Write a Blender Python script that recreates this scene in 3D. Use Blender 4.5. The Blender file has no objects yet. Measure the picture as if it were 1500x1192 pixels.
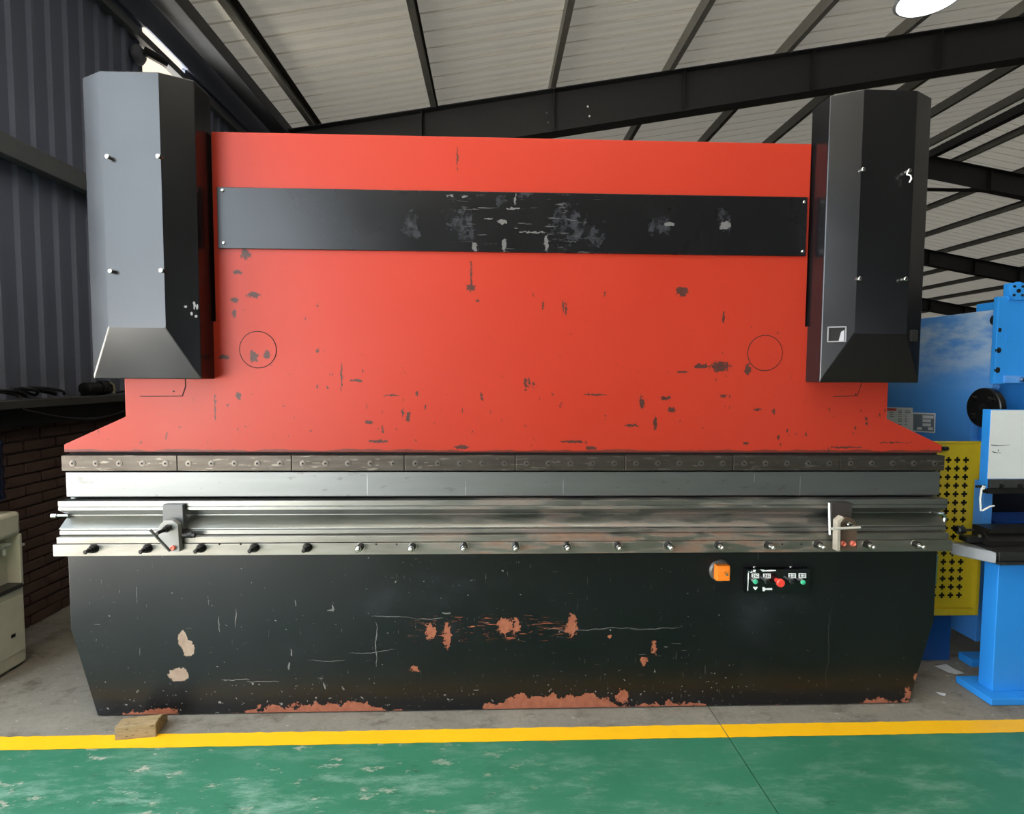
import bpy, bmesh, math, random
from mathutils import Vector, Matrix
random.seed(7)
scene = bpy.context.scene
COL = scene.collection

# ------------------------------------------------------------------ camera
F = 820.0                                   # focal length in pixels of the 1500 x 1192 frame
YAW, PITCH, ROLL = 0.03577348, 0.05752562, 0.0055212
H = 1.572
cy, sy, cp, sp = math.cos(YAW), math.sin(YAW), math.cos(PITCH), math.sin(PITCH)
fwd = Vector((sy*cp, cy*cp, -sp)); rgt0 = Vector((cy, -sy, 0)); up0 = rgt0.cross(fwd)
RGT = math.cos(ROLL)*rgt0 + math.sin(ROLL)*up0
UP = -math.sin(ROLL)*rgt0 + math.cos(ROLL)*up0
cam = bpy.data.cameras.new('camera'); cam.sensor_fit = 'HORIZONTAL'; cam.sensor_width = 36
cam.lens = F/1500*36; cam.clip_end = 300
co = bpy.data.objects.new('camera', cam); COL.objects.link(co)
m = Matrix((RGT, UP, -fwd)).transposed().to_4x4(); m.translation = (0, 0, H); co.matrix_world = m
scene.camera = co

def ray(x, y): return (x-750)/F*RGT - (y-596)/F*UP + fwd
def onY(x, y, Y): d = ray(x, y); t = Y/d.y; return Vector((t*d.x, Y, H+t*d.z))
def onX(x, y, X): d = ray(x, y); t = X/d.x; return Vector((X, t*d.y, H+t*d.z))
def onZ(x, y, Z=0.): d = ray(x, y); t = (Z-H)/d.z; return Vector((t*d.x, t*d.y, Z))

# ------------------------------------------------------------------ world and exposure
w = bpy.data.worlds.new('overcast_sky'); scene.world = w; w.use_nodes = True
bg = w.node_tree.nodes['Background']; bg.inputs[0].default_value = (0.79, 0.90, 1.0, 1); bg.inputs[1].default_value = 4.0
sun = bpy.data.lights.new('sun', 'SUN'); sun.energy = 58; sun.angle = .02; sun.color = (1, .975, .93)
so = bpy.data.objects.new('sun', sun); COL.objects.link(so)
so.rotation_euler = Vector((-.25, -.1, -.96)).to_track_quat('-Z', 'Y').to_euler()
vs = scene.view_settings; vs.view_transform = 'Standard'; vs.look = 'None'; vs.gamma = 1; vs.use_curve_mapping = False
vs.exposure = 1.0

# ------------------------------------------------------------------ node helpers
def lin(c):
    c = [v/255 for v in c]
    return tuple(v/12.92 if v <= .04045 else ((v+.055)/1.055)**2.4 for v in c) + (1,)
class N:
    """small expression builder on one material"""
    def __init__(s, name):
        s.m = bpy.data.materials.new(name); s.m.use_nodes = True; s.t = s.m.node_tree
        s.b = s.t.nodes['Principled BSDF']; s.co = s.t.nodes.new('ShaderNodeTexCoord').outputs['Object']
        s.geo = None
    def n(s, k): return s.t.nodes.new(k)
    def put(s, sock, v):
        if isinstance(v, bpy.types.NodeSocket): s.t.links.new(v, sock)
        else: sock.default_value = v
    def math(s, op, a, b=0., c=0.):
        n = s.n('ShaderNodeMath'); n.operation = op
        for i, v in enumerate((a, b, c)): s.put(n.inputs[i], v)
        return n.outputs[0]
    def vm(s, op, a, b=(0, 0, 0)):
        n = s.n('ShaderNodeVectorMath'); n.operation = op; s.put(n.inputs[0], a); s.put(n.inputs[1], b)
        return n.outputs['Value' if op in ('LENGTH', 'DOT_PRODUCT') else 'Vector']
    def noise(s, scale=5, detail=4, sc=(1, 1, 1), rough=.55, off=(0, 0, 0), col=False):
        v = s.vm('ADD', s.vm('MULTIPLY', s.co, sc), off)
        n = s.n('ShaderNodeTexNoise'); s.put(n.inputs['Vector'], v); n.inputs['Scale'].default_value = scale
        n.inputs['Detail'].default_value = detail; n.inputs['Roughness'].default_value = rough
        return n.outputs['Color' if col else 'Fac']
    def voro(s, scale, sc=(1, 1, 1), off=(0, 0, 0), out='Distance'):
        v = s.vm('ADD', s.vm('MULTIPLY', s.co, sc), off)
        n = s.n('ShaderNodeTexVoronoi'); s.put(n.inputs['Vector'], v); n.inputs['Scale'].default_value = scale
        return n.outputs[out]
    def step(s, v, a, b):
        n = s.n('ShaderNodeMapRange'); n.interpolation_type = 'SMOOTHSTEP'
        s.put(n.inputs[0], v); n.inputs[1].default_value = a; n.inputs[2].default_value = b
        return n.outputs[0]
    def lerp(s, v, a, b): 
        n = s.n('ShaderNodeMapRange'); s.put(n.inputs[0], v); n.inputs[3].default_value = a; n.inputs[4].default_value = b
        return n.outputs[0]
    def mix(s, f, a, b):
        n = s.n('ShaderNodeMix'); n.data_type = 'RGBA'; s.put(n.inputs[0], f); s.put(n.inputs[6], a); s.put(n.inputs[7], b)
        return n.outputs[2]
    def xyz(s):
        n = s.n('ShaderNodeSeparateXYZ'); s.put(n.inputs[0], s.co); return n.outputs
    def mul(s, *a):
        r = a[0]
        for v in a[1:]: r = s.math('MULTIPLY', r, v)
        return r
    def max(s, *a):
        r = a[0]
        for v in a[1:]: r = s.math('MAXIMUM', r, v)
        return r
    def warp(s, scale, amt):
        return s.vm('ADD', s.co, s.vm('MULTIPLY', s.vm('SUBTRACT', s.noise(scale, 4, col=True), (.5, .5, .5)), (amt, amt, amt)))
    def blobs(s, wv, items, ragged=2.6):
        """ragged elliptical marks at (x, z, rx, rz) of the X-Z plane"""
        r = None; rag = s.math('MULTIPLY', s.math('SUBTRACT', s.noise(70, 5, rough=.7, off=(5, 5, 5)), .5), ragged)
        for x, z, rx, rz in items:
            d = s.vm('LENGTH', s.vm('MULTIPLY', s.vm('SUBTRACT', wv, (x, 0, z)), (1/rx, 0, 1/rz)))
            k = s.math('LESS_THAN', s.math('ADD', d, rag), 1.0); r = k if r is None else s.math('MAXIMUM', r, k)
        return r
    def bump(s, h, strength=.2, dist=.01):
        n = s.n('ShaderNodeBump'); n.inputs['Strength'].default_value = strength; n.inputs['Distance'].default_value = dist
        s.put(n.inputs['Height'], h); s.t.links.new(n.outputs[0], s.b.inputs['Normal'])
    def out(s, col=None, rough=None, metal=None, spec=None, coat=None):
        for k, v in (('Base Color', col), ('Roughness', rough), ('Metallic', metal), ('Specular IOR Level', spec), ('Coat Weight', coat)):
            if v is not None: s.put(s.b.inputs[k], v)
        return s.m
MATS = {}
def plain(name, rgb, rough=.5, metal=0., var=.15, scale=14, spec=.5):
    """procedural paint or metal: colour with mild noise variation"""
    if name in MATS: return MATS[name]
    n = N(name); c = lin(rgb); d = tuple(v*(1-var) for v in c[:3]) + (1,); e = tuple(min(1, v*(1+var)) for v in c[:3]) + (1,)
    f = n.noise(scale, 4)
    MATS[name] = n.out(n.mix(f, d, e), n.lerp(n.noise(scale*.6, 3, off=(3, 1, 2)), max(.03, rough-.08), min(1, rough+.08)), metal, spec)
    return MATS[name]

# ---- red ram paint: chips and gouges down to dark metal
def mk_red():
    n = N('red_paint'); wv = n.warp(90, .02); wv2 = n.warp(14, .012)
    base = n.mix(n.noise(1.3, 5), lin((144, 39, 23)), lin((157, 45, 28)))
    x, y, z = n.xyz()
    low = n.math('SUBTRACT', 1.0, n.step(z, 1.28, 2.0))
    dens = n.math('SUBTRACT', .765, n.math('ADD', n.mul(low, .05), n.mul(n.noise(2.6, 2, off=(7, 0, 0)), .07)))
    spk = n.math('GREATER_THAN', n.noise(34, 4, (1, 1, .6), rough=.6, off=(2, 0, 1)), dens)
    sv = n.math('GREATER_THAN', n.noise(9, 3, (11, 1, 1.5), off=(4, 0, 0)), .742)
    sh = n.math('GREATER_THAN', n.noise(9, 3, (1.4, 1, 20), off=(0, 0, 3)), .745)
    zone = n.math('LESS_THAN', z, 2.05)
    B = []
    def b(px, py, rx, ry): p = onY(px, py, 2.54); B.append((p.x, p.z, rx*.0031, ry*.0031))
    for t in [(1055, 537, 14, 7), (1028, 536, 10, 3), (1095, 541, 5, 8), (690, 421, 6, 5), (372, 522, 6, 8), (391, 520, 5, 5), (329, 523, 7, 3), (360, 372, 6, 7),
              (347, 398, 6, 3), (344, 439, 5, 4), (372, 432, 9, 4), (343, 458, 3, 6), (552, 646, 14, 2), (676, 655, 10, 3), (838, 647, 16, 2), (925, 623, 12, 2),
              (866, 656, 8, 3), (1092, 649, 6, 2), (1000, 427, 8, 7), (975, 583, 7, 3), (984, 600, 6, 4), (1060, 580, 5, 2), (825, 450, 1.5, 9), (829, 452, 1.5, 9),
              (795, 447, 1.5, 7), (1060, 465, 2, 8), (872, 578, 17, 1.2), (574, 579, 11, 1.2), (500, 550, 1.2, 20), (522, 557, 8, 2), (690, 400, 1.2, 18), (670, 232, 1, 16),
              (350, 580, 4, 5), (315, 595, 1, 20), (770, 562, 2, 8), (775, 560, 2, 6), (598, 610, 3, 7), (590, 605, 2, 6), (940, 590, 4, 9), (960, 620, 3, 10), (1000, 545, 8, 1.5),
              (540, 618, 5, 3), (700, 440, 3, 2), (1110, 600, 6, 1.5), (1240, 655, 24, 1.2), (1310, 648, 22, 1.0)]: b(*t)
    marks = n.blobs(wv, B)
    chips = n.max(n.mul(spk, zone), n.mul(sv, zone), n.mul(sh, zone), marks)
    lo = n.math('MULTIPLY', n.math('LESS_THAN', n.math('SUBTRACT', z, n.mul(n.noise(7, 4, (1, 1, 0)), .03)), 1.214), .8)
    chips = n.max(chips, lo)
    dark = n.mix(n.noise(40, 2), lin((26, 18, 17)), lin((62, 50, 44)))
    n.bump(chips, -.25, .002)
    return n.out(n.mix(n.mul(chips, .92), base, dark), n.lerp(n.noise(2.5, 5), .34, .5), 0, .26)
# ---- black machine paint
def mk_black():
    n = N('black_paint')
    base = n.mix(n.noise(3, 4), lin((9, 9, 11)), lin((16, 16, 18)))
    B = []
    for px, py, rx, ry in ((271, 449, 1.6, 2), (281, 446, 1.2, 5), (284, 448, 1.2, 4), (278, 459, 1.5, 2), (283, 462, 1.5, 2)):
        p = onY(px, py, 2.40); B.append((p.x, p.z, rx*.0029, ry*.0029))
    base = n.mix(n.mul(n.blobs(n.warp(40, .01), B, 2.), .8), base, lin((170, 170, 172)))
    sm = n.step(n.noise(2.1, 6, (1, 1, .6), off=(2, 1, 6), rough=.62), .56, .8)
    base = n.mix(n.mul(sm, .25), base, lin((50, 52, 56)))
    return n.out(base, n.lerp(n.noise(3.2, 5, off=(1, 4, 2)), .17, .31), 0, .58)
def mk_bed():
    n = N('scuffed_black_paint'); wv = n.warp(45, .045); x, y, z = n.xyz()
    base = n.mix(n.noise(2.2, 5), lin((9, 9, 11)), lin((17, 17, 19)))
    haze = n.step(n.noise(1.9, 6, (1, 1, 1.6), off=(5.3, 0, 1)), .56, .8)
    base = n.mix(n.mul(haze, .5), base, lin((48, 50, 55)))
    P = []; L = []; S = []
    def b(lst, px, py, rx, ry): p = onY(px, py, 2.54); lst.append((p.x, p.z, rx*.0031, ry*.0031))
    for t in [(268, 938, 7, 14), (276, 950, 9, 12), (261, 988, 14, 10)]: b(L, *t)
    for t in [(631, 925, 8, 11), (655, 930, 5, 20), (740, 917, 12, 12), (757, 915, 5, 11), (838, 915, 6, 18), (836, 922, 9, 6), (608, 980, 8, 3), (958, 948, 4, 10), (944, 968, 5, 7),
              (893, 933, 4, 2), (912, 1020, 10, 9), (240, 1042, 18, 6), (1330, 1015, 5, 9), (1290, 1027, 14, 5), (1342, 992, 4, 7)]: b(P, *t)
    for t in [(575, 904, 30, .5), (630, 905, 22, .5), (655, 898, 7, 1.2), (480, 967, 30, .4), (540, 955, 32, .4), (870, 921, 70, .45), (960, 921, 40, .4), (345, 996, 22, .7), (385, 998, 24, .6), (553, 945, .6, 34), (1214, 950, .5, 70),
              (484, 895, 5, 1.5), (424, 957, 1.2, 6), (421, 975, 1.5, 5), (487, 893, 1.4, 6), (345, 905, .6, 14), (322, 915, .7, 12), (432, 882, 1, 5), (475, 1005, 1.2, 6), (700, 1012, 5, .8), (975, 945, 3, 1)]: b(S, *t)
    # primer showing through along the foot of the plate
    def win(a, b, c, d): return n.mul(n.step(x, a, b), n.math('SUBTRACT', 1., n.step(x, c, d)))
    hgt = n.math('ADD', n.math('ADD', n.mul(win(-1.25, -.95, -.6, -.35), .055), n.mul(win(-.15, .15, .5, .62), .075)), n.mul(win(.5, .7, .95, 1.15), .032))
    hgt = n.math('ADD', hgt, n.mul(win(-1.75, -1.65, -1.45, -1.4), .03)); hgt = n.math('ADD', hgt, n.mul(win(1.6, 1.85, 2.0, 2.1), .03))
    rust = n.math('LESS_THAN', n.math('ADD', z, n.mul(n.math('SUBTRACT', n.noise(20, 6, off=(2, 0, 0), rough=.65), .42), .14)), hgt)
    primer = n.max(n.blobs(wv, P), rust)
    hz = n.mul(n.math('GREATER_THAN', n.noise(8, 4, (2.2, 1, 34), off=(2, 0, 6)), .64), n.step(z, .47, .43), n.step(z, .32, .36), n.step(x, -.45, -.2), n.math('SUBTRACT', 1., n.step(x, .15, .5)))
    scr = n.max(n.math('GREATER_THAN', n.noise(8, 4, (22, 1, 1.6), off=(0, 0, 2)), .725), n.math('GREATER_THAN', n.noise(8, 4, (1.5, 1, 24), off=(9, 0, 2)), .735))
    lowz = n.math('SUBTRACT', 1.0, n.step(z, .0, .35))
    dots = n.math('GREATER_THAN', n.noise(46, 4, rough=.6, off=(3, 0, 1)), n.math('SUBTRACT', .752, n.math('ADD', n.mul(lowz, .065), n.mul(n.noise(2.3, 2, off=(1, 0, 8)), .07))))
    dots2 = 0.0
    fade = n.lerp(n.step(x, .9, 1.5), 1., .25)
    white = n.mul(n.max(n.mul(scr, .5), n.mul(dots, .8), n.mul(n.blobs(n.warp(7, .06), S, .9), .45)), fade)
    c = n.mix(white, base, lin((150, 146, 142)))
    c = n.mix(n.mul(hz, .8), c, lin((196, 110, 78)))
    c = n.mix(n.mul(primer, .92), c, n.mix(n.noise(35, 4), lin((120, 58, 40)), lin((178, 112, 84))))
    c = n.mix(n.blobs(n.warp(30, .03), L, 1.0), c, n.mix(n.noise(40, 4), lin((122, 96, 80)), lin((176, 152, 132))))
    n.bump(n.max(primer, white), -.2, .002)
    return n.out(c, n.lerp(n.noise(4, 5, off=(1, 4, 2)), .26, .42), 0, .46)
def mk_band():
    n = N('rubbed_black_paint'); x, y, z = n.xyz()
    base = n.mix(n.noise(3, 4), lin((9, 9, 11)), lin((17, 17, 19)))
    wv = n.warp(9, .12); wf = n.warp(60, .03)
    A = []; S = []
    def b(lst, px, py, rx, ry): p = onY(px, py, 2.53); lst.append((p.x, p.z, rx*.0031, ry*.0031))
    for t in [(672, 328, 18, 22), (835, 328, 26, 24), (605, 330, 8, 20), (735, 292, 10, 12), (770, 286, 10, 8), (968, 335, 16, 12), (1060, 320, 7, 20), (870, 350, 14, 14)]: b(A, *t)
    for t in [(695, 362, 4, 6), (1062, 330, 9, 5), (980, 328, 7, 3), (738, 360, 3, 10), (800, 356, 3, 11), (735, 325, 6, 3), (752, 306, 10, 1.4), (780, 340, 18, 1.2), (716, 321, 6, 1.2), (660, 287, 6, 1.2), (681, 288, 5, 1.2), (755, 291, 1, 9)]: b(S, *t)
    haze = n.mul(n.blobs(wv, A, 2.0), n.step(n.noise(28, 6, rough=.7), .38, .75))
    scr = n.mul(n.math('GREATER_THAN', n.noise(7, 3, (1.6, 1, 20)), .66), n.step(x, -.25, 0.), n.math('SUBTRACT', 1., n.step(x, .35, .55)))
    c = n.mix(n.mul(haze, .6), base, lin((66, 68, 74)))
    c = n.mix(n.mul(n.max(n.mul(scr, .6), n.blobs(wf, S, 2.0)), .5), c, lin((120, 118, 118)))
    return n.out(c, n.lerp(n.noise(3.2, 5, off=(1, 4, 2)), .19, .34), 0, .42)
def mk_steel(name, a, b, r0, r1, rust=0., dirt=.5, aniso=(1, 1, 22)):
    n = N(name); x, y, z = n.xyz()
    f = n.noise(6, 6, aniso); c = n.mix(f, lin(a), lin(b))
    st = n.step(n.noise(3.2, 6, (.8, 1, 2.4), off=(2, 5, 1)), .52, .8)
    c = n.mix(n.mul(st, dirt), c, lin((58, 52, 46)))
    rough = n.lerp(n.noise(5, 5, aniso, off=(4, 4, 4)), r0, r1)
    metal = 1.0
    if rust:
        win = n.mul(n.step(x, -.7, .2), n.math('SUBTRACT', 1., n.step(x, 1.3, 1.9)))
        k = n.mul(n.step(n.noise(5, 6, (1, 1, 7), off=(1, 0, 2)), .42, .62), win, rust)
        c = n.mix(k, c, n.mix(n.noise(30, 4), lin((92, 58, 38)), lin((132, 92, 64))))
        metal = n.math('SUBTRACT', 1.0, n.mul(k, .9)); rough = n.math('ADD', rough, n.mul(k, .3))
    if name == 'ground_punch_steel':
        L = []
        for px, py, ry in ((538, 711, 17), (682, 716, 12), (825, 714, 13), (1105, 700, 7), (1172, 712, 16)):  # last pale line is a reflected bright streak put into the colour
            p = onY(px, py, 2.52); L.append((p.x, p.z, .0022, ry*.0031))
        c = n.mix(n.mul(n.blobs(n.co, L, .6), .35), c, lin((205, 205, 202)))
        sc = n.math('GREATER_THAN', n.noise(14, 4, (1, 1, 2.2), off=(1, 1, 4), rough=.6), .66); c = n.mix(n.mul(sc, .35), c, lin((84, 80, 74)))
    n.bump(n.noise(60, 3, aniso), .03, .001)
    return n.out(c, rough, metal)
def mk_clamp():
    n = N('worn_clamp_steel')
    c = n.mix(n.noise(7, 6, (1, 1, 9)), lin((52, 46, 41)), lin((92, 86, 79)))
    wear = n.math('GREATER_THAN', n.noise(12, 5, (1, 1, 8), off=(3, 0, 1)), .62)
    c = n.mix(n.mul(wear, .45), c, lin((140, 134, 124)))
    return n.out(c, n.lerp(n.noise(9, 4), .35, .55), .85)
# ---- floor
def mk_green():
    n = N('green_floor_paint'); x, y, z = n.xyz()
    c = n.mix(n.noise(1.7, 7, rough=.65), lin((28, 90, 64)), lin((58, 120, 94)))
    left = n.math('SUBTRACT', 1.0, n.step(x, -1.2, .9)); near = n.math('SUBTRACT', 1.0, n.step(y, 1.95, 2.3))  # left side paler: wear, plus the stronger light there put into the colour
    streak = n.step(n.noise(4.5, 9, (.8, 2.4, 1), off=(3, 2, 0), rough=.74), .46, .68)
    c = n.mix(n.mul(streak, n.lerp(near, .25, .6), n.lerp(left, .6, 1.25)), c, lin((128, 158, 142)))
    wear_light = n.step(n.noise(7, 9, (1, 2.0, 1), off=(8, 1, 0), rough=.76), .57, .64)
    c = n.mix(n.mul(wear_light, n.lerp(left, .08, .85)), c, lin((158, 156, 142)))
    chip = n.math('GREATER_THAN', n.noise(24, 6, (1, 1.5, 1), off=(1, 2, 0), rough=.65), .715)
    c = n.mix(n.mul(chip, .8), c, lin((176, 174, 158)))
    dk = n.step(n.noise(5.2, 9, (1, 2.4, 1), off=(1, 7, 0), rough=.74), .58, .70)
    c = n.mix(n.mul(dk, .6), c, lin((24, 66, 46)))
    n.bump(n.noise(26, 4), .12, .004)
    return n.out(c, n.lerp(n.noise(3.1, 5, off=(0, 3, 0)), .34, .6), 0, .5)
def mk_concrete(name='bare_concrete', a=(96, 91, 82), b=(142, 136, 124)):
    n = N(name)
    c = n.mix(n.noise(3.2, 9, rough=.72), lin(a), lin(b))
    st = n.step(n.noise(4.2, 9, (1, 1.6, 1), off=(2, 8, 0), rough=.76), .48, .7)
    c = n.mix(n.mul(st, .8), c, lin((66, 58, 48)))
    gr_ = n.noise(55, 5, rough=.75, off=(6, 6, 0)); c = n.mix(n.mul(n.step(gr_, .5, .8), .6), c, lin((60, 55, 48)))
    pale = n.math('GREATER_THAN', n.noise(19, 5, (1, 2.2, 1), off=(4, 3, 0)), .67)
    c = n.mix(n.mul(pale, .5), c, lin((176, 170, 156)))
    n.bump(n.noise(40, 5), .25, .004)
    return n.out(c, .75, 0, .35)
def mk_yellow():
    n = N('yellow_line_paint')
    c = n.mix(n.noise(3, 5), lin((228, 166, 10)), lin((238, 184, 22)))
    st = n.step(n.noise(7, 7, (1, 2.4, 1), off=(2, 8, 0), rough=.72), .58, .78)
    c = n.mix(n.mul(st, .5), c, lin((178, 138, 56)))
    return n.out(c, .5, 0, .4)
def mk_roof(name='fibre_faced_roof_sheet', through=.0047):
    n = N(name)
    c = n.mix(n.noise(1.2, 5), lin((160, 155, 141)), lin((184, 179, 164)))
    st = n.step(n.noise(1.6, 6, (.35, 3, 1), off=(2, 5, 0), rough=.62), .5, .8)
    c = n.mix(n.mul(st, .45), c, lin((104, 96, 84)))
    c = n.mix(n.mul(n.noise(70, 2, (3, .5, 1)), .35), c, lin((120, 114, 100)))
    n.bump(n.noise(60, 3, (1, .3, 1)), .15, .004)
    m = n.out(c, .7, 0, .3)
    # thin sheet lets a trace of daylight through
    tr = n.n('ShaderNodeBsdfTranslucent'); tr.inputs[0].default_value = (1, .96, .86, 1)
    mx = n.n('ShaderNodeMixShader'); mx.inputs[0].default_value = through
    n.t.links.new(n.b.outputs[0], mx.inputs[1]); n.t.links.new(tr.outputs[0], mx.inputs[2])
    n.t.links.new(mx.outputs[0], n.t.nodes['Material Output'].inputs[0])
    return m
def mk_wall():
    n = N('dark_wall_sheet'); x, y, z = n.xyz()
    c = n.mix(n.noise(1.5, 5), lin((92, 97, 116)), lin((112, 117, 136)))
    low = n.step(z, 2.4, 1.4)
    c = n.mix(n.mul(low, n.noise(2.5, 5, off=(3, 3, 1)), .8), c, lin((58, 54, 50)))
    return n.out(c, .6, 0, .4)
def mk_wood():
    n = N('old_timber'); g = n.noise(9, 7, (1.2, 9, 9), rough=.68)
    c = n.mix(g, lin((96, 78, 54)), lin((176, 152, 112)))
    c = n.mix(n.math('GREATER_THAN', n.noise(18, 6, (1, 5, 5), off=(2, 2, 2)), .62), c, lin((74, 60, 44)))
    n.bump(g, .5, .006)
    return n.out(c, .8, 0, .3)
def mk_blue(name, a, b, sheen=False):
    n = N(name); c = n.mix(n.noise(2.2, 4), lin(a), lin(b)); r = .38
    if sheen:
        st = n.step(n.noise(3.1, 7, (1, .9, 2.6), off=(6, 2, 1), rough=.66), .34, .66); x, y, z = n.xyz()  # pale glare towards the top, painted into the blue
        k = n.mul(st, n.step(z, 1.45, 1.8), .85)
        c = n.mix(k, c, lin((176, 190, 200))); r = n.lerp(n.noise(3, 5), .25, .5)
    return n.out(c, r, 0, .5)
def mk_brick(name, a, b):
    n = N(name); c = n.mix(n.noise(11, 5), lin(a), lin(b)); n.bump(n.noise(40, 4), .4, .004)
    return n.out(c, .9, 0, .25)

RED, BLACK, BED, BAND, CLAMP = mk_red(), mk_black(), mk_bed(), mk_band(), mk_clamp()
PUNCH = mk_steel('ground_punch_steel', (114, 116, 115), (132, 134, 133), .44, .52, 0, .12, (.5, 1, 4))
DIE = mk_steel('die_steel', (128, 128, 124), (156, 156, 150), .3, .42, .45, .25)
RAILM = mk_steel('bench_rail_steel', (122, 118, 110), (160, 156, 147), .36, .5, .75, .35, (1, 1, 6))
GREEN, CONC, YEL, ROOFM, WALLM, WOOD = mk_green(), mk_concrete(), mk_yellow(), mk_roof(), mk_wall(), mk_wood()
ADDLIGHT = mk_roof('added_light_sheet', .135)
BLUE = mk_blue('bright_blue_paint', (34, 124, 204), (46, 138, 216))
BLUE2 = mk_blue('side_frame_blue_paint', (60, 124, 196), (72, 138, 208), True)
BRICK, MORTAR = mk_brick('sooty_brick', (72, 55, 49), (98, 76, 67)), mk_brick('dark_mortar', (74, 66, 60), (96, 88, 80))
BEAM = plain('black_beam_paint', (26, 26, 27), .55, 0, .2)
PURL = plain('purlin_galvanised', (104, 102, 96), .55, .3, .2)
EAVE = plain('eave_beam_paint', (92, 94, 98), .6, 0, .15)
CHROME = plain('bright_steel', (205, 205, 202), .2, 1., .06)
DSTEEL = plain('dark_oxide_steel', (52, 50, 48), .4, .8, .2)
GREYP = plain('grey_bracket_paint', (136, 134, 130), .5, .3, .12)
COPPER = plain('red_copper_head', (206, 104, 84), .4, .2, .12)
DARKGAP = plain('gap_shadow_black', (10, 9, 9), .9, 0, .1)
WHITE = plain('white_print', (232, 232, 228), .6, 0, .05)
BLK = plain('black_plastic', (16, 16, 17), .4, 0, .2)
ORANGE = plain('orange_plastic', (242, 126, 32), .35, 0, .08)
GREENB = plain('green_button', (66, 182, 136), .35, 0, .06)
REDB = plain('red_button', (228, 66, 52), .35, 0, .06)

# ------------------------------------------------------------------ mesh helpers
class MB:
    def __init__(s): s.bm = bmesh.new()
    def box(s, x0, x1, y0, y1, z0, z1):
        v = [s.bm.verts.new(p) for p in ((x0, y0, z0), (x1, y0, z0), (x1, y1, z0), (x0, y1, z0), (x0, y0, z1), (x1, y0, z1), (x1, y1, z1), (x0, y1, z1))]
        for f in ((3, 2, 1, 0), (4, 5, 6, 7), (0, 1, 5, 4), (1, 2, 6, 5), (2, 3, 7, 6), (3, 0, 4, 7)): s.bm.faces.new([v[i] for i in f])
        return s
    def prism(s, pts, a, b, axis='y'):
        """polygon extruded along an axis; pts are the two other coordinates in x, y, z order"""
        def mk(p, t):
            return {'x': (t, p[0], p[1]), 'y': (p[0], t, p[1]), 'z': (p[0], p[1], t)}[axis]
        A = [s.bm.verts.new(mk(p, a)) for p in pts]; B = [s.bm.verts.new(mk(p, b)) for p in pts]
        n = len(pts); s.bm.faces.new(A); s.bm.faces.new(B[::-1])
        for i in range(n): s.bm.faces.new((A[i], B[i], B[(i+1) % n], A[(i+1) % n]))
        return s
    def tube(s, p0, p1, r0, r1=None, seg=14, cap=True):
        r1 = r0 if r1 is None else r1
        p0, p1 = Vector(p0), Vector(p1); d = (p1-p0).normalized(); u = d.orthogonal().normalized(); v = d.cross(u)
        def ring(p, r): return [s.bm.verts.new(p + r*(math.cos(6.28318530718*i/seg)*u + math.sin(6.28318530718*i/seg)*v)) for i in range(seg)]
        A, B = ring(p0, r0), ring(p1, r1)
        for i in range(seg): s.bm.faces.new((A[i], A[(i+1) % seg], B[(i+1) % seg], B[i]))
        if cap: s.bm.faces.new(A[::-1]); s.bm.faces.new(B)
        return s
    def lathe(s, prof, c, d, seg=20):
        """profile (radius, distance along d) from c"""
        c, d = Vector(c), Vector(d).normalized(); u = d.orthogonal().normalized(); v = d.cross(u); R = []
        for r, h in prof:
            R.append([s.bm.verts.new(c + h*d + max(r, 1e-4)*(math.cos(6.28318530718*i/seg)*u + math.sin(6.28318530718*i/seg)*v)) for i in range(seg)])
        for a, b in zip(R, R[1:]):
            for i in range(seg): s.bm.faces.new((a[i], a[(i+1) % seg], b[(i+1) % seg], b[i]))
        s.bm.faces.new(R[0][::-1]); s.bm.faces.new(R[-1]); return s
    def sweep(s, pts, r, seg=8):
        pts = [Vector(p) for p in pts]; R = []; u = None
        for i, p in enumerate(pts):
            d = (pts[min(i+1, len(pts)-1)]-pts[max(i-1, 0)]).normalized()
            u = d.orthogonal().normalized() if u is None else (u-d*u.dot(d)).normalized(); v = d.cross(u)
            R.append([s.bm.verts.new(p + r*(math.cos(6.28318530718*k/seg)*u + math.sin(6.28318530718*k/seg)*v)) for k in range(seg)])
        for a, b in zip(R, R[1:]):
            for k in range(seg): s.bm.faces.new((a[k], a[(k+1) % seg], b[(k+1) % seg], b[k]))
        s.bm.faces.new(R[0][::-1]); s.bm.faces.new(R[-1]); return s
    def quad(s, *p): s.bm.faces.new([s.bm.verts.new(q) for q in p]); return s
    def done(s, name, mat, parent=None, bevel=0., smooth=False, seg=2):
        bmesh.ops.recalc_face_normals(s.bm, faces=s.bm.faces)
        me = bpy.data.meshes.new(name); s.bm.to_mesh(me); s.bm.free()
        o = bpy.data.objects.new(name, me); COL.objects.link(o); me.materials.append(mat)
        if parent: o.parent = parent
        if bevel:
            b = o.modifiers.new('bevel', 'BEVEL'); b.width = bevel; b.segments = seg; b.limit_method = 'ANGLE'; b.harden_normals = False
        if smooth:
            for f in me.polygons: f.use_smooth = True
            e = o.modifiers.new('split', 'EDGE_SPLIT'); e.split_angle = .6
        return o
def empty(name, loc=(0, 0, 0)):
    o = bpy.data.objects.new(name, None); COL.objects.link(o); o.location = loc; o.empty_display_size = .1; return o
def tag(o, label, cat, group=None):
    o['label'] = label; o['category'] = cat
    if group: o['group'] = group
    return o
def struct(o, label=None):
    o['kind'] = 'structure'
    if label: o['label'] = label
    return o
def inst(o, parent, loc):
    """linked copy of one mesh object moved by loc"""
    c = o.copy(); COL.objects.link(c); c.parent = parent; c.location = Vector(o.location) + Vector(loc); return c
def copytree(o, loc):
    c = o.copy(); COL.objects.link(c); c.location = Vector(o.location)+Vector(loc)
    for ch in list(o.children):
        k = ch.copy(); COL.objects.link(k); k.parent = c
    return c

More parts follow.
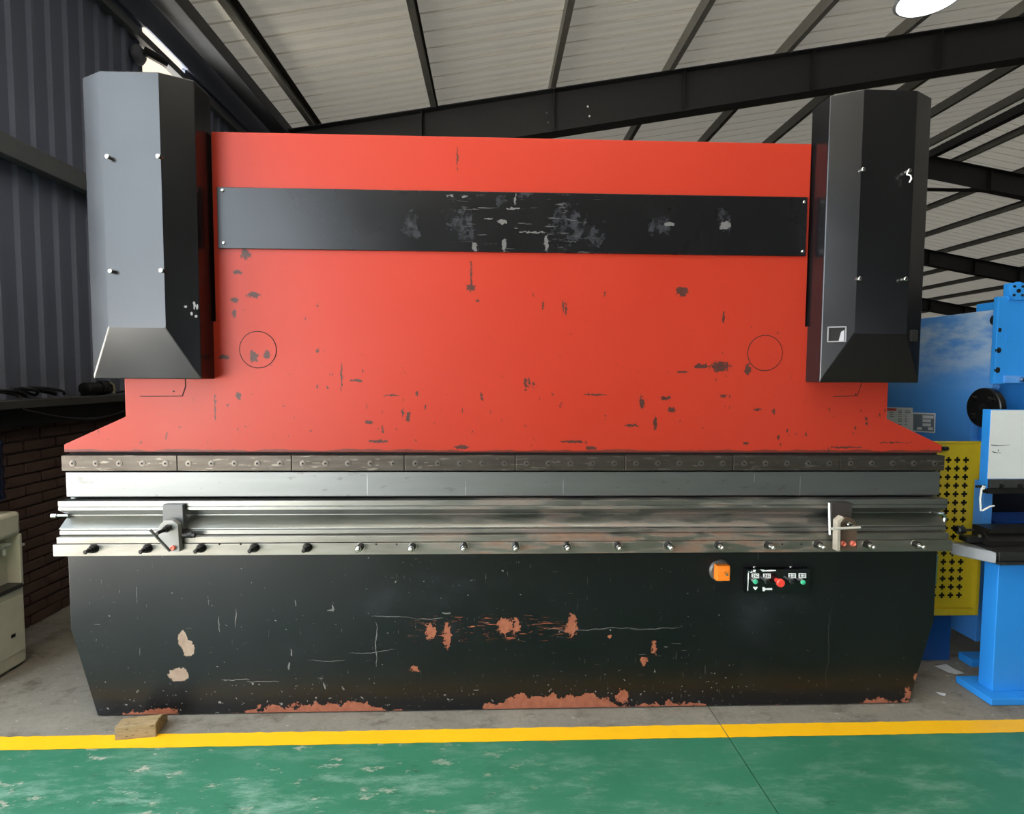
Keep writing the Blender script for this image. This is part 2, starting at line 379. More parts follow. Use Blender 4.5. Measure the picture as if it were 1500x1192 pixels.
# ================================================================== THE SHED
XW = -2.85                      # left wall
SL = .172; Z0 = H + 3.45        # purlin underside: Z0 + SL * x
RIDGE = 10.5; XE = 2*RIDGE - XW
YF, YB = -9.4, 32.0             # front and back walls
def zp(x): return Z0 + SL*x if x <= RIDGE else Z0 + SL*(2*RIDGE-x)
PH = .16                        # purlin depth, sheet lies on top

# ---- floor: two slabs with a sawn joint between them
JX = 1.035
fl = struct(empty('floor'), 'green painted workshop floor with bare concrete strip under the machines')
LY0, LY1 = 2.316, 2.408
for a, b in ((XW-.1, JX-.0022), (JX+.0022, XE)):
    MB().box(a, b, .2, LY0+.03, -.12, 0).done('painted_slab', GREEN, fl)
    MB().box(a, b, YF, .2, -.12, 0).done('bare_slab', CONC, fl)
    MB().box(a, b, LY0+.03, YB, -.12, 0).done('bare_slab', CONC, fl)
MB().box(JX-.2, JX+.2, YF, YB, -.16, -.03).done('joint_bed', DARKGAP, fl)
def line_seg(a, b, LY0=LY0, LY1=LY1):
    n = int((b-a)/.035); B = MB(); lo = []; hi = []
    for i in range(n+1):
        x = a+(b-a)*i/n
        j = (random.random()-.5)*.006 + (.012*max(0, random.random()-.8)); k = (random.random()-.5)*.003
        lo.append((x, LY0+k)); hi.append((x, LY1-abs(j)*1.5))
    bl = [B.bm.verts.new((p[0], p[1], .0015)) for p in lo]; bh = [B.bm.verts.new((p[0], p[1], .0015)) for p in hi]
    for i in range(n): B.bm.faces.new((bl[i], bl[i+1], bh[i+1], bh[i]))
    return B.done('painted_line', YEL, fl)
line_seg(XW, JX-.0022); line_seg(JX+.0022, 9.0); line_seg(XW, JX-.0022, .15, .24); line_seg(JX+.0022, 9.0, .15, .24)
gr = struct(MB().box(-60, XW-.1, -60, 60, -.3, -.06).done('yard_ground', plain('yard_concrete', (188, 184, 176), .9, 0, .12, 3)), 'pale concrete yard outside the open side of the shed')

# ---- roof
ceil = struct(empty('ceiling'), 'pitched roof of pale ribbed sheets on steel purlins')
PW = .29
def roof_strip(x0, x1, y0, n):
    """n ribbed strips of sheet: flat pan and a narrow standing rib"""
    B = MB(); prof = []
    for i in range(n):
        y = y0 + i*PW; prof += [(y, 0), (y+.05, .006), (y+.12, 0), (y+.2, .006), (y+PW-.028, 0), (y+PW-.022, .03), (y+PW-.008, .03)]
    prof.append((y0+n*PW, 0))
    A = [B.bm.verts.new((x0, y, zp(x0)+PH+z)) for y, z in prof]; C = [B.bm.verts.new((x1, y, zp(x1)+PH+z)) for y, z in prof]
    for i in range(len(prof)-1): B.bm.faces.new((A[i], C[i], C[i+1], A[i+1]))
    return B
first = None
NP = 72
for i in range(NP):
    if first is None: first = roof_strip(XW-.15, RIDGE, YF, 1).done('roof_sheet', ROOFM, ceil)
    elif 28 <= i < 40:          # translucent sheets added out of view to brighten the floor
        if i == 28:
            sk = roof_strip(XW-.15, 2.2, YF+i*PW, 1).done('added_light_sheet', ADDLIGHT, ceil)
            rs = roof_strip(2.2, RIDGE, YF+i*PW, 1).done('roof_sheet', ROOFM, ceil)
        else:
            inst(sk, ceil, (0, (i-28)*PW, 0)); inst(rs, ceil, (0, (i-28)*PW, 0))
    else: inst(first, ceil, (0, i*PW, 0))
nb = int((YB-(YF+NP*PW))/PW)
o = roof_strip(XW-.15, RIDGE, YF+NP*PW, nb).done('roof_sheeting', ROOFM, ceil); o['kind'] = 'stuff'
o = roof_strip(RIDGE, XE, YF, NP+nb).done('roof_sheeting', ROOFM, ceil); o['kind'] = 'stuff'
# purlins: C sections running into the depth
def purlin(x, flip=False):
    z = zp(x); t = .006; wd = .065; s = -1 if flip else 1
    B = MB()
    pts = [(0, 0), (wd, 0), (wd, .02), (wd-t, .02), (wd-t, t), (t, t), (t, PH-t), (wd, PH-t), (wd, PH), (0, PH)]
    B.prism([(x+s*p[0], z+p[1]) for p in pts], YF, YB, 'y')
    return B.done('roof_purlin', PURL)
xs = [-2.27+1.493*i for i in range(9)]
ORD = ['first', 'second', 'third', 'fourth', 'fifth', 'sixth', 'seventh', 'eighth', 'ninth']
for i, x in enumerate(xs):
    o = purlin(x); tag(o, 'thin grey steel roof purlin, %s in from the eave beam on the dark wall' % ORD[i], 'purlin', 'roof purlins')
for i, x in enumerate([11.2, 12.75, 14.3, 15.85, 17.4, 18.95, 20.5, 22.05]):
    o = purlin(x, True); tag(o, 'thin grey roof purlin on the far slope, %s down from the ridge' % ORD[i], 'purlin', 'roof purlins')
# rafters: I beams rising from the left eave to the ridge
RY = [-4.84, 1.23, 7.3, 13.4, 19.4, 25.5]
def rafter(Y, label):
    t = tag(empty('roof_rafter', (XW+.2, Y, zp(XW)-.6)), label, 'beam', 'roof rafters'); off = -Vector(t.location)
    def add(B, nm, bevel=0):
        o = B.done(nm, BEAM, t); o.location = off; return o
    D = .5; fw = .11
    for a, b in ((XW+.1, RIDGE), (XE-.1, RIDGE)):
        za, zb = zp(a), zp(b); s = 1 if b > a else -1
        h0, h1 = D+.02, D
        add(MB().prism([(a, za-.012), (b, zb-.012), (b, zb-h1), (b-s*1.2, zb-h1-SL*1.2), (a, za-h0)], Y-.006, Y+.006, 'y'), 'web')
        add(MB().prism([(a, za), (b, zb), (b, zb-.012), (a, za-.012)], Y-fw, Y+fw, 'y'), 'flange')
        bx = b-s*1.4; bz = zp(bx)-D
        add(MB().prism([(a, za-h0), (bx, bz), (b, bz), (b, bz-.014), (bx, bz-.014), (a, za-h0-.014)], Y-fw, Y+fw, 'y'), 'flange')
        for k in range(1, 8):
            x = a+(b-a)*k/8+s*.2
            add(MB().box(x-.005, x+.005, Y-fw*.9, Y+fw*.9, zp(x)-D+.01, zp(x)-.02), 'stiffener')
    # column under the left end
    add(MB().box(XW+.02, XW+.26, Y-.1, Y-.088, 0, zp(XW)-.1).box(XW+.02, XW+.26, Y+.088, Y+.1, 0, zp(XW)-.1).box(XW+.135, XW+.145, Y-.09, Y+.09, 0, zp(XW)-.1), 'column')
    if abs(Y-7.3) < .1:
        for px, py in ((861, 156), (863.5, 170), (866, 184), (801, 165.5), (803, 179.5), (805, 194)):
            p = onY(px, py, Y-.008)
            add(MB().tube((p.x, Y-.006, p.z), (p.x, Y-.012, p.z), .012), 'bolt').data.materials[0] = WHITE if px > 850 else PURL
    return t
for Y in RY:
    rafter(Y, {7.3: 'black steel rafter with bolted splice above the red press ram', 1.23: 'black steel rafter over the green painted aisle',
               -4.84: 'black steel rafter at the far side of the open bay', 13.4: 'black steel rafter one bay behind the bolted splice rafter',
               19.4: 'black steel rafter two bays behind the bolted splice rafter', 25.5: 'black steel rafter three bays behind the bolted splice rafter'}[Y])
MB().prism([(RIDGE-.08, zp(RIDGE)-.02), (RIDGE+.08, zp(RIDGE)-.02), (RIDGE+.08, zp(RIDGE)+PH), (RIDGE-.08, zp(RIDGE)+PH)], YF, YB, 'y').done('ridge_beam', BEAM, ceil)

# ---- left wall: brick dado, ledge, ribbed sheets, girts, eave beam; the side is open nearer than YO
YO, YC_ = 2.35, -4.75   # open bay between two columns
ZL = 1.41                       # top of brick dado
wl = struct(empty('wall_left'), 'dark ribbed metal wall above a low sooty brick wall')
ZT = 4.24
def sheet(y0, n, z0, z1):
    B = MB(); p = .15; prof = []
    for i in range(n):
        y = y0+i*p; prof += [(y, 0), (y+.095, 0), (y+.108, .024), (y+.136, .024), (y+.1495, 0)]
    A = [B.bm.verts.new((XW+x, y, z0)) for y, x in prof]; C = [B.bm.verts.new((XW+x, y, z1)) for y, x in prof]
    for i in range(len(prof)-1): B.bm.faces.new((A[i], A[i+1], C[i+1], C[i]))
    return B
WY0, WY1 = 4.84, 5.45           # ventilation opening under the eave
s_full = s_low = None; y = YO
NW = 48
for i in range(NW):
    y = YO+i*.15
    if y+.15 > WY0 and y < WY1-.05:
        if s_low is None: s_low = sheet(0, 1, ZL-.02, 3.4).done('wall_sheet', WALLM, wl); s_low.location.y = y
        else: c = inst(s_low, wl, (0, 0, 0)); c.location.y = y
    else:
        if s_full is None: s_full = sheet(0, 1, ZL-.02, ZT).done('wall_sheet', WALLM, wl); s_full.location.y = y
        else: c = inst(s_full, wl, (0, 0, 0)); c.location.y = y
o = sheet(YO+NW*.15, int((YB-YO-NW*.15)/.15), ZL-.02, ZT).done('wall_sheeting', WALLM, wl); o['kind'] = 'stuff'
MB().box(XW-.05, XW-.02, YO, WY0, ZL, ZT).box(XW-.05, XW-.02, WY1, YB, ZL, ZT).box(XW-.05, XW-.02, WY0, WY1, ZL, 3.4).done('wall_backing', EAVE, wl)
# band between sheet top and eave, open at the vent
MB().box(XW-.03, XW+.03, YF, WY0-.02, ZT+.13, zp(XW)+PH).box(XW-.03, XW+.03, WY1, YB, ZT+.13, zp(XW)+PH).box(XW+.012, XW+.03, WY0-.02, WY1, 4.38, zp(XW)+PH).done('eave_fascia', WALLM, wl)
MB().box(XW-.02, XW+.0, YO, WY0-.02, ZT, ZT+.14).box(XW-.02, XW+.0, WY1, YB, ZT, ZT+.14).done('eave_infill', WALLM, wl)
MB().box(XW+.0, XW+.07, YO, YB, ZT-.03, ZT+.03).done('girt', EAVE, wl)
MB().box(XW+.02, XW+.10, YO, YB, 2.80, 2.92).done('girt', EAVE, wl, .004)
MB().box(-2.73, -2.53, YF, YB, zp(-2.73)+.02-.045, zp(-2.73)+.16-.045).done('eave_beam', EAVE, wl, .006)
# brick dado
MB().box(XW-.14, XW-.015, YO, YB, -.1, ZL-.05).done('brick_backing', MORTAR, wl)
bk = None; rowh = .068; bl = .238
for r in range(int((ZL-.06)/rowh)):
    for c in range(9):
        y = 3.0 + c*(bl+.011) - (.12 if r % 2 else 0); z = r*rowh+.002
        if bk is None: bk = MB().box(0, .018, 0, bl, 0, rowh-.01).done('brick', BRICK, wl, .003, seg=1); bk.location = (XW-.016, y, z)
        else:
            k = inst(bk, wl, (0, 0, 0)); k.location = (XW-.016+random.uniform(-.004, .003), y, z+random.uniform(-.002, .002))
MB().box(XW-.05, XW+.14, YO, YB, ZL-.05, ZL).done('ledge', plain('dusty_ledge', (58, 55, 52), .8, 0, .25), wl, .004)
MB().box(XW-.02, XW+.06, YO, YB, ZL-.16, ZL-.05).done('ledge_beam', plain('dark_ledge_beam', (30, 28, 28), .7), wl, .004)
# remaining walls
DKW = plain('dim_back_wall', (44, 44, 46), .8, 0, .2, 2)
o = MB().box(XW-.05, XW, YF, YC_, -.1, zp(XW)+PH).done('wall_panel', WALLM, wl)
struct(MB().box(XW, XE, YB, YB+.1, -.1, 7.4).done('wall_back', DKW))
struct(MB().box(XE, XE+.1, YF, YB, -.1, 5).done('wall_right', DKW))
PALE = plain('whitewashed_wall', (84, 84, 82), .85, 0, .06, 2)
DX0, DX1 = 7.3, 8.3             # side door standing open behind the viewer
struct(MB().box(XW, DX0, YF-.1, YF, -.1, 7.4).box(DX1, XE, YF-.1, YF, -.1, 7.4).box(DX0, DX1, YF-.1, YF, 2.6, 7.4).done('wall_front', PALE))

# ================================================================== MAIN PRESS BRAKE
MC = .107
pb = tag(empty('press_brake', (MC, 2.58, 0)), 'large press brake with red ram and black bed along yellow floor line', 'press brake')
OFF = -Vector(pb.location)
def part(B, name, mat, parent=None, bevel=0., smooth=False, label=None):
    o = B.done(name, mat, parent or pb, bevel, smooth)
    if parent is None: o.location = OFF
    if label: o['label'] = label
    return o
YR = 2.54
# ram outline (half, relative to centre)
half = [(2.006, 1.217), (2.006, 1.252), (1.734, 1.377), (1.734, 1.80), (1.331, 1.80), (1.331, 2.619)]
poly = [(MC+x, z) for x, z in half] + [(MC-x, z) for x, z in half[::-1]]
ram = part(MB().prism(poly, YR, YR+.085, 'y'), 'ram', RED, bevel=.003, label='red painted ram plate with chipped paint')
part(MB().box(MC-1.307, MC+1.314, 2.528, 2.5402, 2.117, 2.380), 'front_panel', BAND, bevel=.002, label='long black panel across the upper ram')
for x, z in ((1.405, 2.357), (1.405, 2.137), (-1.175, 2.365), (-1.175, 2.14)):
    part(MB().lathe([(.007, 0), (.007, .004), (.004, .006)], (x, 2.528, z), (0, -1, 0), 10), 'screw', CHROME, smooth=True)
for x, z in ((-1.041, 1.677), (1.253, 1.678)):
    d = part(MB().tube((x, YR+.01, z), (x, YR-.0008, z), .0825, seg=56), 'access_cover', DARKGAP)
    part(MB().tube((x, YR+.01, z), (x, YR-.0022, z), .0795, .079, seg=56), 'cover_disc', RED, d)
for s, pts in ((0, [(-1.56, 1.62), (-1.36, 1.62), (-1.36, 1.51), (-1.375, 1.468), (-1.56, 1.466)]), (1, [(1.58, 1.62), (1.713, 1.62), (1.713, 1.539), (1.696, 1.482), (1.58, 1.478)])):
    d = part(MB().prism(pts, YR+.01, YR-.0006, 'y'), 'keeper_plate', DARKGAP)
    q = [(x-(.003 if x > -1.5 and s == 0 or x > 1.6 else 0), z+(.003 if z < 1.55 else 0)) for x, z in pts]
    part(MB().prism(q, YR+.01, YR-.0018, 'y'), 'plate_face', RED, d)
    part(MB().tube((sum(p[0] for p in pts)/5+.03, YR-.001, 1.49), (sum(p[0] for p in pts)/5+.03, YR-.003, 1.49), .004), 'screw', DARKGAP, d)
# cylinder covers
D1, D0, YBK = 2.43, 2.37, 2.565
ZB, ZF, ZTOP = 1.546, 1.757, 2.778
for s in (-1, 1):
    xi, xo, fi, fo = MC+s*1.341, MC+s*1.791, MC+s*1.451, MC+s*1.681
    B = MB(); V = lambda x, y, z: B.bm.verts.new((x, y, z))
    a, b, c, d, e, f = V(xi, YBK, ZTOP), V(xi, D1, ZTOP), V(fi, D0, ZTOP), V(fo, D0, ZTOP), V(xo, D1, ZTOP), V(xo, YBK, ZTOP)
    A, B_, C, D_, E_, F_ = V(xi, YBK, ZB), V(xi, D1, ZB), V(fi, D0, ZF), V(fo, D0, ZF), V(xo, D1, ZB), V(xo, YBK, ZB)
    for q in ((a, b, c, d, e, f), (a, b, B_, A), (b, c, C, B_), (c, d, D_, C), (d, e, E_, D_), (e, f, F_, E_), (f, a, A, F_), (C, D_, E_, B_), (B_, E_, F_, A)): B.bm.faces.new(q)
    cov = part(B, 'cylinder_cover', BLACK, bevel=.004, label='tall black faceted cylinder cover' + (' with square hole in its side facet' if s > 0 else ' catching daylight'))
    pix = [(157, 229), (231.5, 228.5), (161.5, 397), (236, 396)] if s < 0 else [(1265, 248), (1332.5, 250), (1260, 408), (1327, 408.5)]
    for px, py in pix:
        p = onY(px, py, D0-.02)
        k = part(MB().lathe([(.008, 0), (.0085, -.0), (.007, .012), (.009, .013), (.009, .024), (.007, .026)], (p.x, D0+.002, p.z), (0, -1, 0), 14), 'cover_screw', CHROME, cov, smooth=True)
    if s > 0:
        # square port in the inner facet
        n_ = Vector((-(D1-D0), -(fi-xi), 0)).normalized(); u_ = Vector((fi-xi, D0-D1, 0)).normalized()
        p0 = onY(1226, 489.5, 2.40); t_ = (p0.x-xi)/(fi-xi); cpt = Vector((p0.x, D1+(D0-D1)*t_, p0.z)); zz = Vector((0, 0, 1))
        fr = MB(); hw, hh, th = .036, .034, .005
        for (u0, u1, v0, v1) in ((-hw, hw, hh-th, hh), (-hw, hw, -hh, -hh+th), (-hw, -hw+th, -hh, hh), (hw-th, hw, -hh, hh)):
            q = [cpt+u_*uu+zz*vv+n_*k for k in (-.004, .006) for uu, vv in ((u0, v0), (u1, v0), (u1, v1), (u0, v1))]
            vv_ = [fr.bm.verts.new(x) for x in q]
            for ff in ((0, 1, 2, 3), (7, 6, 5, 4), (0, 4, 5, 1), (1, 5, 6, 2), (2, 6, 7, 3), (3, 7, 4, 0)): fr.bm.faces.new([vv_[i] for i in ff])
        port = part(fr, 'square_port', plain('worn_port_frame', (120, 120, 122), .4, .6), cov)
        part(MB().quad(*[cpt+u_*uu+zz*vv+n_*.0012 for uu, vv in ((-hw, -hh), (hw, -hh), (hw, hh), (-hw, hh))]), 'port_recess', DARKGAP, cov)
        part(MB().quad(*[cpt+u_*uu+zz*vv+n_*.002 for uu, vv in ((.008, -.030), (.028, -.030), (.028, .018), (.016, .010))]), 'port_plate', plain('port_plate_grey', (150, 150, 154), .3, .3), cov)
        # small wire hook on the upper outer screw, latch at the outer edge
        p = onY(1332, 256, D0-.02)
        part(MB().sweep([p+Vector((-.012, -.004, .012)), p+Vector((-.016, -.008, -.002)), p+Vector((-.002, -.01, -.006)), p+Vector((.002, -.01, -.02)), p+Vector((-.004, -.008, -.034))], .003), 'wire_hook', WHITE, cov, smooth=True)
        p = onY(1337, 492, 2.395)
        part(MB().box(p.x-.016, p.x+.016, p.y-.012, p.y+.03, p.z-.026, p.z+.026), 'latch', DSTEEL, cov, .003)
        p = onY(1249, 497, 2.385)
        part(MB().lathe([(.007, 0), (.008, .012), (.004, .015)], p+Vector((0, .012, 0)), (0, -1, 0), 10), 'cover_screw', CHROME, cov, smooth=True)
SCREWM = plain('screw_steel', (98, 92, 86), .4, .8, .15)
# clamp bars with five screws each
for i in range(8):
    x0 = MC-2+.5*i
    cb = part(MB().box(x0+.0015, x0+.4985, 2.512, 2.57, 1.138, 1.207), 'clamp_bar', CLAMP, bevel=.002)
    for k in range(5):
        x = x0+.05+.1*k
        part(MB().lathe([(.0135, -.001), (.0135, .0022), (.0095, .0024), (.0095, .0006), (.0088, .0006), (.0088, .0045), (.0045, .0047), (.004, .0012)], (x, 2.512, 1.172), (0, -1, 0), 12), 'clamp_screw', SCREWM, cb, smooth=True)
        part(MB().tube((x, 2.5085, 1.172), (x, 2.5070, 1.172), .0052, seg=6), 'hex_socket', DARKGAP, cb)
part(MB().box(MC-1.99, MC+1.99, 2.55, 2.61, 1.10, 1.2165), 'clamp_seat', DARKGAP)
# bed plate
hb = [(2.008, .80), (2.008, .41), (1.905, .006)]
part(MB().prism([(MC+x, z) for x, z in hb]+[(MC-x, z) for x, z in hb[::-1]], YR, YR+.09, 'y'), 'bed_plate', BED, bevel=.003, label='black bed plate scuffed down to orange primer')
# side frames behind the ram
for s in (-1, 1):
    x = MC+s*1.57
    part(MB().prism([(2.64, .01), (4.0, .01), (4.0, 2.6), (2.82, 2.6), (2.82, 1.5), (3.1, 1.4), (3.1, .85), (2.64, .8)], x-.03, x+.03, 'x'), 'side_frame', BLACK, bevel=.004)
    part(MB().tube((x, 2.74, 1.7), (x, 2.74, 2.6), .1, seg=24), 'cylinder', DSTEEL, smooth=True)
part(MB().box(MC-1.54, MC+1.54, 3.5, 3.95, 1.9, 2.35), 'oil_tank', BLACK, bevel=.01)
# table rail, packing bar
rail = part(MB().box(MC-2.004, MC+2.004, 2.452, 2.575, .775, .8275), 'table_rail', RAILM, bevel=.002)
part(MB().box(MC-1.992, MC+1.992, 2.458, 2.60, .829, .858), 'packing_bar', RAILM, bevel=.002)
roots = [138, 217, 297, 376, 452.5, 529, 605, 680, 755, 829, 903, 976, 1049, 1122, 1195, 1267, 1340]
XS = [MC-1.83 + i*(3.66/16) for i in range(17)]
st = None
for i, x in enumerate(XS):
    st = part(MB().tube((x, 2.47, .810), (x, 2.398, .810), .0085, .0075, 12).tube((x, 2.399, .810), (x, 2.3955, .810), .0095, .006, 12), 'rail_stud', CHROME if i > 4 else DSTEEL, smooth=True)
    part(MB().tube((x, 2.452, .810), (x, 2.449, .810), .021, seg=18), 'washer', CHROME if i > 4 else DSTEEL, st, smooth=True)
    part(MB().tube((x, 2.449, .810), (x, 2.433, .810), .0175, seg=6), 'nut', DSTEEL, st, .0015)
    part(MB().tube((x, 2.432, .810), (x, 2.421, .810), .0135, seg=6), 'lock_nut', CHROME if i > 4 else DSTEEL, st, .001)
for px in (321.5, 352.5, 551, 581, 1146, 1174):
    p = onY(px, 797, 2.451)
    part(MB().tube((p.x, 2.4535, p.z), (p.x, 2.4512, p.z), .0042, seg=10), 'drilled_hole', DARKGAP)
# front stops on the rail
def stop(left):
    if left:
        fx = lambda px, py, Y=2.425: onY(px, py, Y)
        pl = [(263, 808), (245.5, 808), (232, 793), (232.5, 770.5), (240, 762), (252.5, 762), (260.5, 768)]
        g = part(MB().prism([(fx(a, b).x, fx(a, b).z) for a, b in pl], 2.425, 2.4515, 'y'), 'front_stop', GREYP, bevel=.001, label='grey front stop bracket with tilted clamp handle')
        q = [onY(240.5, 738, 2.475), onY(271, 774, 2.475)]
        part(MB().box(q[0].x, q[1].x, 2.462, 2.4845, q[1].z, q[0].z), 'stop_block', plain('block_grey', (96, 96, 95), .5, .4, .12), g, .002)
        p = fx(249, 772, 2.43)
        part(MB().tube((p.x, 2.43, p.z), (p.x, 2.385, p.z), .011, seg=10).tube((p.x, 2.42, p.z), (p.x, 2.40, p.z), .016, seg=6).tube((p.x, 2.39, p.z), (p.x-.006, 2.345, p.z-.003), .008, .007, 10), 'clamp_stud', DSTEEL, g, smooth=True)
        a, b = onY(220, 776, 2.345), onY(249, 807, 2.38)
        part(MB().tube(a, b, .0055, seg=10), 'clamp_handle', plain('handle_steel', (110, 108, 106), .4, .7), g, smooth=True)
        p = fx(254, 802)
        part(MB().lathe([(.011, 0), (.011, .01), (.008, .012), (.004, .009)], (p.x, 2.425, p.z), (0, -1, 0), 14), 'copper_bolt', COPPER, g, smooth=True)
        p0, p1 = onY(272, 780, 2.45), onY(287, 788, 2.45)
        part(MB().tube((p0.x-.01, 2.445, (p0.z+p1.z)/2+.002), (p1.x, 2.445, (p0.z+p1.z)/2+.002), .011, seg=12).tube((p0.x+.012, 2.445, (p0.z+p1.z)/2+.002), (p0.x+.03, 2.445, (p0.z+p1.z)/2+.002), .014, seg=6), 'adjusting_screw', DSTEEL, g, smooth=True)
    else:
        Y = 2.43
        pl = [(1231, 806), (1255.5, 806), (1255.5, 770), (1251, 761), (1243, 758), (1235, 760), (1231, 766)]
        g = part(MB().prism([(onY(a, b, Y).x, onY(a, b, Y).z) for a, b in pl], Y, 2.4515, 'y'), 'front_stop', plain('rusty_bracket', (92, 74, 60), .6, .3, .3), bevel=.001, label='rusty front stop bracket with pale flange and two red bolts')
        pl = [(1226, 807), (1231, 807), (1231.5, 766), (1237, 758.5), (1235, 756.5), (1227, 763)]
        part(MB().prism([(onY(a, b, 2.40).x, onY(a, b, 2.40).z) for a, b in pl], 2.40, Y+.004, 'y'), 'flange', plain('pale_flange', (170, 160, 146), .5, .3), g, .001)
        q = [onY(1216, 735.5, 2.47), onY(1244, 774, 2.47)]
        part(MB().box(q[0].x, q[1].x, 2.455, 2.4845, q[1].z, q[0].z), 'stop_block', plain('tarnished_block', (66, 60, 58), .5, .5, .3), g, .002)
        a, b = onY(1214.5, 736.5, 2.44), onY(1215.5, 783, 2.44)
        part(MB().tube(a, b, .0045, seg=8), 'stop_edge', WHITE, g, smooth=True)
        a, b = onY(1216, 774.5, 2.37), onY(1260, 772.5, 2.37)
        part(MB().tube(a, b, .0055, seg=10), 'clamp_handle', plain('pale_handle', (196, 190, 180), .4, .4), g, smooth=True)
        p = onY(1245, 768, 2.40)
        part(MB().tube((p.x, 2.43, p.z), (p.x, 2.375, p.z-.004), .009, seg=10).tube((p.x, 2.415, p.z), (p.x, 2.40, p.z), .013, seg=6), 'clamp_stud', CHROME, g, smooth=True)
        for px in (1236, 1250.5):
            p = onY(px, 796.5, 2.42)
            part(MB().lathe([(.013, 0), (.013, .01), (.009, .013), (.005, .010), (.004, .006)], (p.x, Y, p.z), (0, -1, 0), 14), 'red_bolt', COPPER, g, smooth=True)
stop(True); stop(False)
# orange isolator switch
p = onY(1053, 836, 2.53)
sw = part(MB().lathe([(.052, 0), (.052, .008), (.044, .016)], (p.x+.008, YR, p.z), (0, -1, 0), 28), 'rotary_switch', plain('switch_plate', (92, 88, 84), .4, .3), smooth=True, label='orange rotary isolator knob')
q0, q1 = onY(1049, 828, 2.50), onY(1068, 850, 2.50)
part(MB().box(q0.x, q1.x, 2.49, 2.526, q1.z, q0.z), 'knob', ORANGE, sw, .004)
a = onY(1062, 838, 2.49); b = onY(1068, 843, 2.46)
part(MB().tube((a.x, 2.49, a.z), (b.x-.012, 2.455, b.z+.006), .006, seg=10), 'knob_pin', CHROME, sw, smooth=True)
# control box with buttons, tags and chalk marks
c0, c1 = onY(1094, 834, 2.505), onY(1186, 868, 2.505)
box = part(MB().box(c0.x, c1.x, 2.505, 2.5405, c1.z, c0.z), 'control_box', BLACK, bevel=.002, label='black control box with five push buttons')
for px, py, mat, r, L in ((1107, 852, GREENB, .0125, .03), (1124.5, 852, BLK, .0125, .03), (1144.5, 854.5, REDB, .019, .045), (1161, 852, BLK, .0125, .03), (1177, 853, GREENB, .0125, .03)):
    Y1 = 2.505-L; p = onY(px, py, Y1)
    bt = part(MB().tube((p.x, 2.506, p.z), (p.x, Y1+.008, p.z), r*.95 if r < .015 else .010, seg=18).lathe([(r, 0), (r, .002), (r*.8, .003)], (p.x, Y1+.008, p.z), (0, -1, 0), 20), 'push_button', CHROME if r < .015 else REDB, box, smooth=True)
    part(MB().lathe([(r*.86, 0), (r*.86, .006), (r*.6, .008)] if r < .015 else [(r*.5, -.012), (r, -.006), (r, .003), (r*.8, .007)], (p.x, Y1+.006, p.z), (0, -1, 0), 20), 'button_cap', mat, box, smooth=True)
def flat(pix, Y, name, mat, parent):
    pts = [onY(a, b, Y) for a, b in pix]
    return part(MB().prism([(p.x, p.z) for p in pts], Y, Y+.0012, 'y'), name, mat, parent)
YC = 2.5042
for x0, glyph in ((1101, 0), (1118, 0), (1155, 1), (1170, 1)):
    y0 = 840 if glyph == 0 else 839.5
    flat([(x0, y0), (x0+11, y0), (x0+11, y0+7), (x0, y0+7)], YC, 'legend_tag', WHITE, box)
    if glyph == 0: G = [(1.5, 1.3, 4, 2.5), (2.8, 2.5, 4, 4), (1.5, 4.2, 3.2, 5.6), (5.6, 1, 6.6, 5.6), (6.6, 3, 8, 4.2), (8.2, 1.2, 9.8, 2.2), (8.2, 4.2, 9.8, 5.4)]
    else: G = [(1.5, 1.6, 4.2, 2.6), (2.3, 1, 3.2, 5), (1.2, 5, 4.5, 5.8), (5.6, 1.4, 9.6, 2.2), (6.8, 3, 9.6, 3.7), (5.6, 4.8, 9.6, 5.6)]
    for a, b, c, d in G: flat([(x0+a, y0+b), (x0+c, y0+b), (x0+c, y0+d), (x0+a, y0+d)], YC-.0008, 'legend_print', BLK, box)
chalk = [[(1096, 836), (1099, 838), (1101, 837), (1101.5, 835), (1102.5, 838.5), (1100, 838.8), (1096.5, 837)], [(1103.5, 834.5), (1107, 834.5), (1107, 836.5), (1105.5, 836.6), (1107.5, 838.5), (1106, 838.5), (1104.5, 837), (1104.3, 838.3), (1103, 838)],
         [(1113, 834), (1118, 834), (1121, 835.2), (1128, 834.5), (1136.5, 834.8), (1136.5, 836), (1127, 836.8), (1121, 836.8), (1117.5, 837.3)],
         [(1103, 859.5), (1105, 859), (1106.5, 860), (1108, 859), (1110, 859.5), (1109, 862), (1106.5, 864), (1104.3, 862)],
         [(1117, 860), (1120, 860), (1121, 861.5), (1131, 861), (1131.5, 864), (1121, 864), (1119.5, 866), (1117, 865.5)],
         [(1095.5, 839), (1097, 838.5), (1096.8, 847), (1095.8, 865), (1095, 865)]]
for c in chalk: flat(c, YC, 'chalk_mark', WHITE, box)
for px in (1105.7, 1159): 
    p = onY(px, 831, 2.53); part(MB().lathe([(.006, 0), (.006, .008), (.003, .010)], (p.x, YR, p.z), (0, -1, 0), 10), 'fixing_screw', CHROME, smooth=True)
# bent chrome handle at the right end of the bed, die locating pins
x = MC+2.008; z0, z1 = onY(1380, 807, 2.56).z, onY(1379, 862, 2.56).z
part(MB().sweep([(x-.02, 2.575, z0-.01), (x+.012, 2.575, z0-.004), (x+.022, 2.575, z0-.02), (x+.022, 2.575, z1+.02), (x+.014, 2.575, z1+.004), (x-.02, 2.575, z1)], .0085, 10), 'end_handle', CHROME, smooth=True)

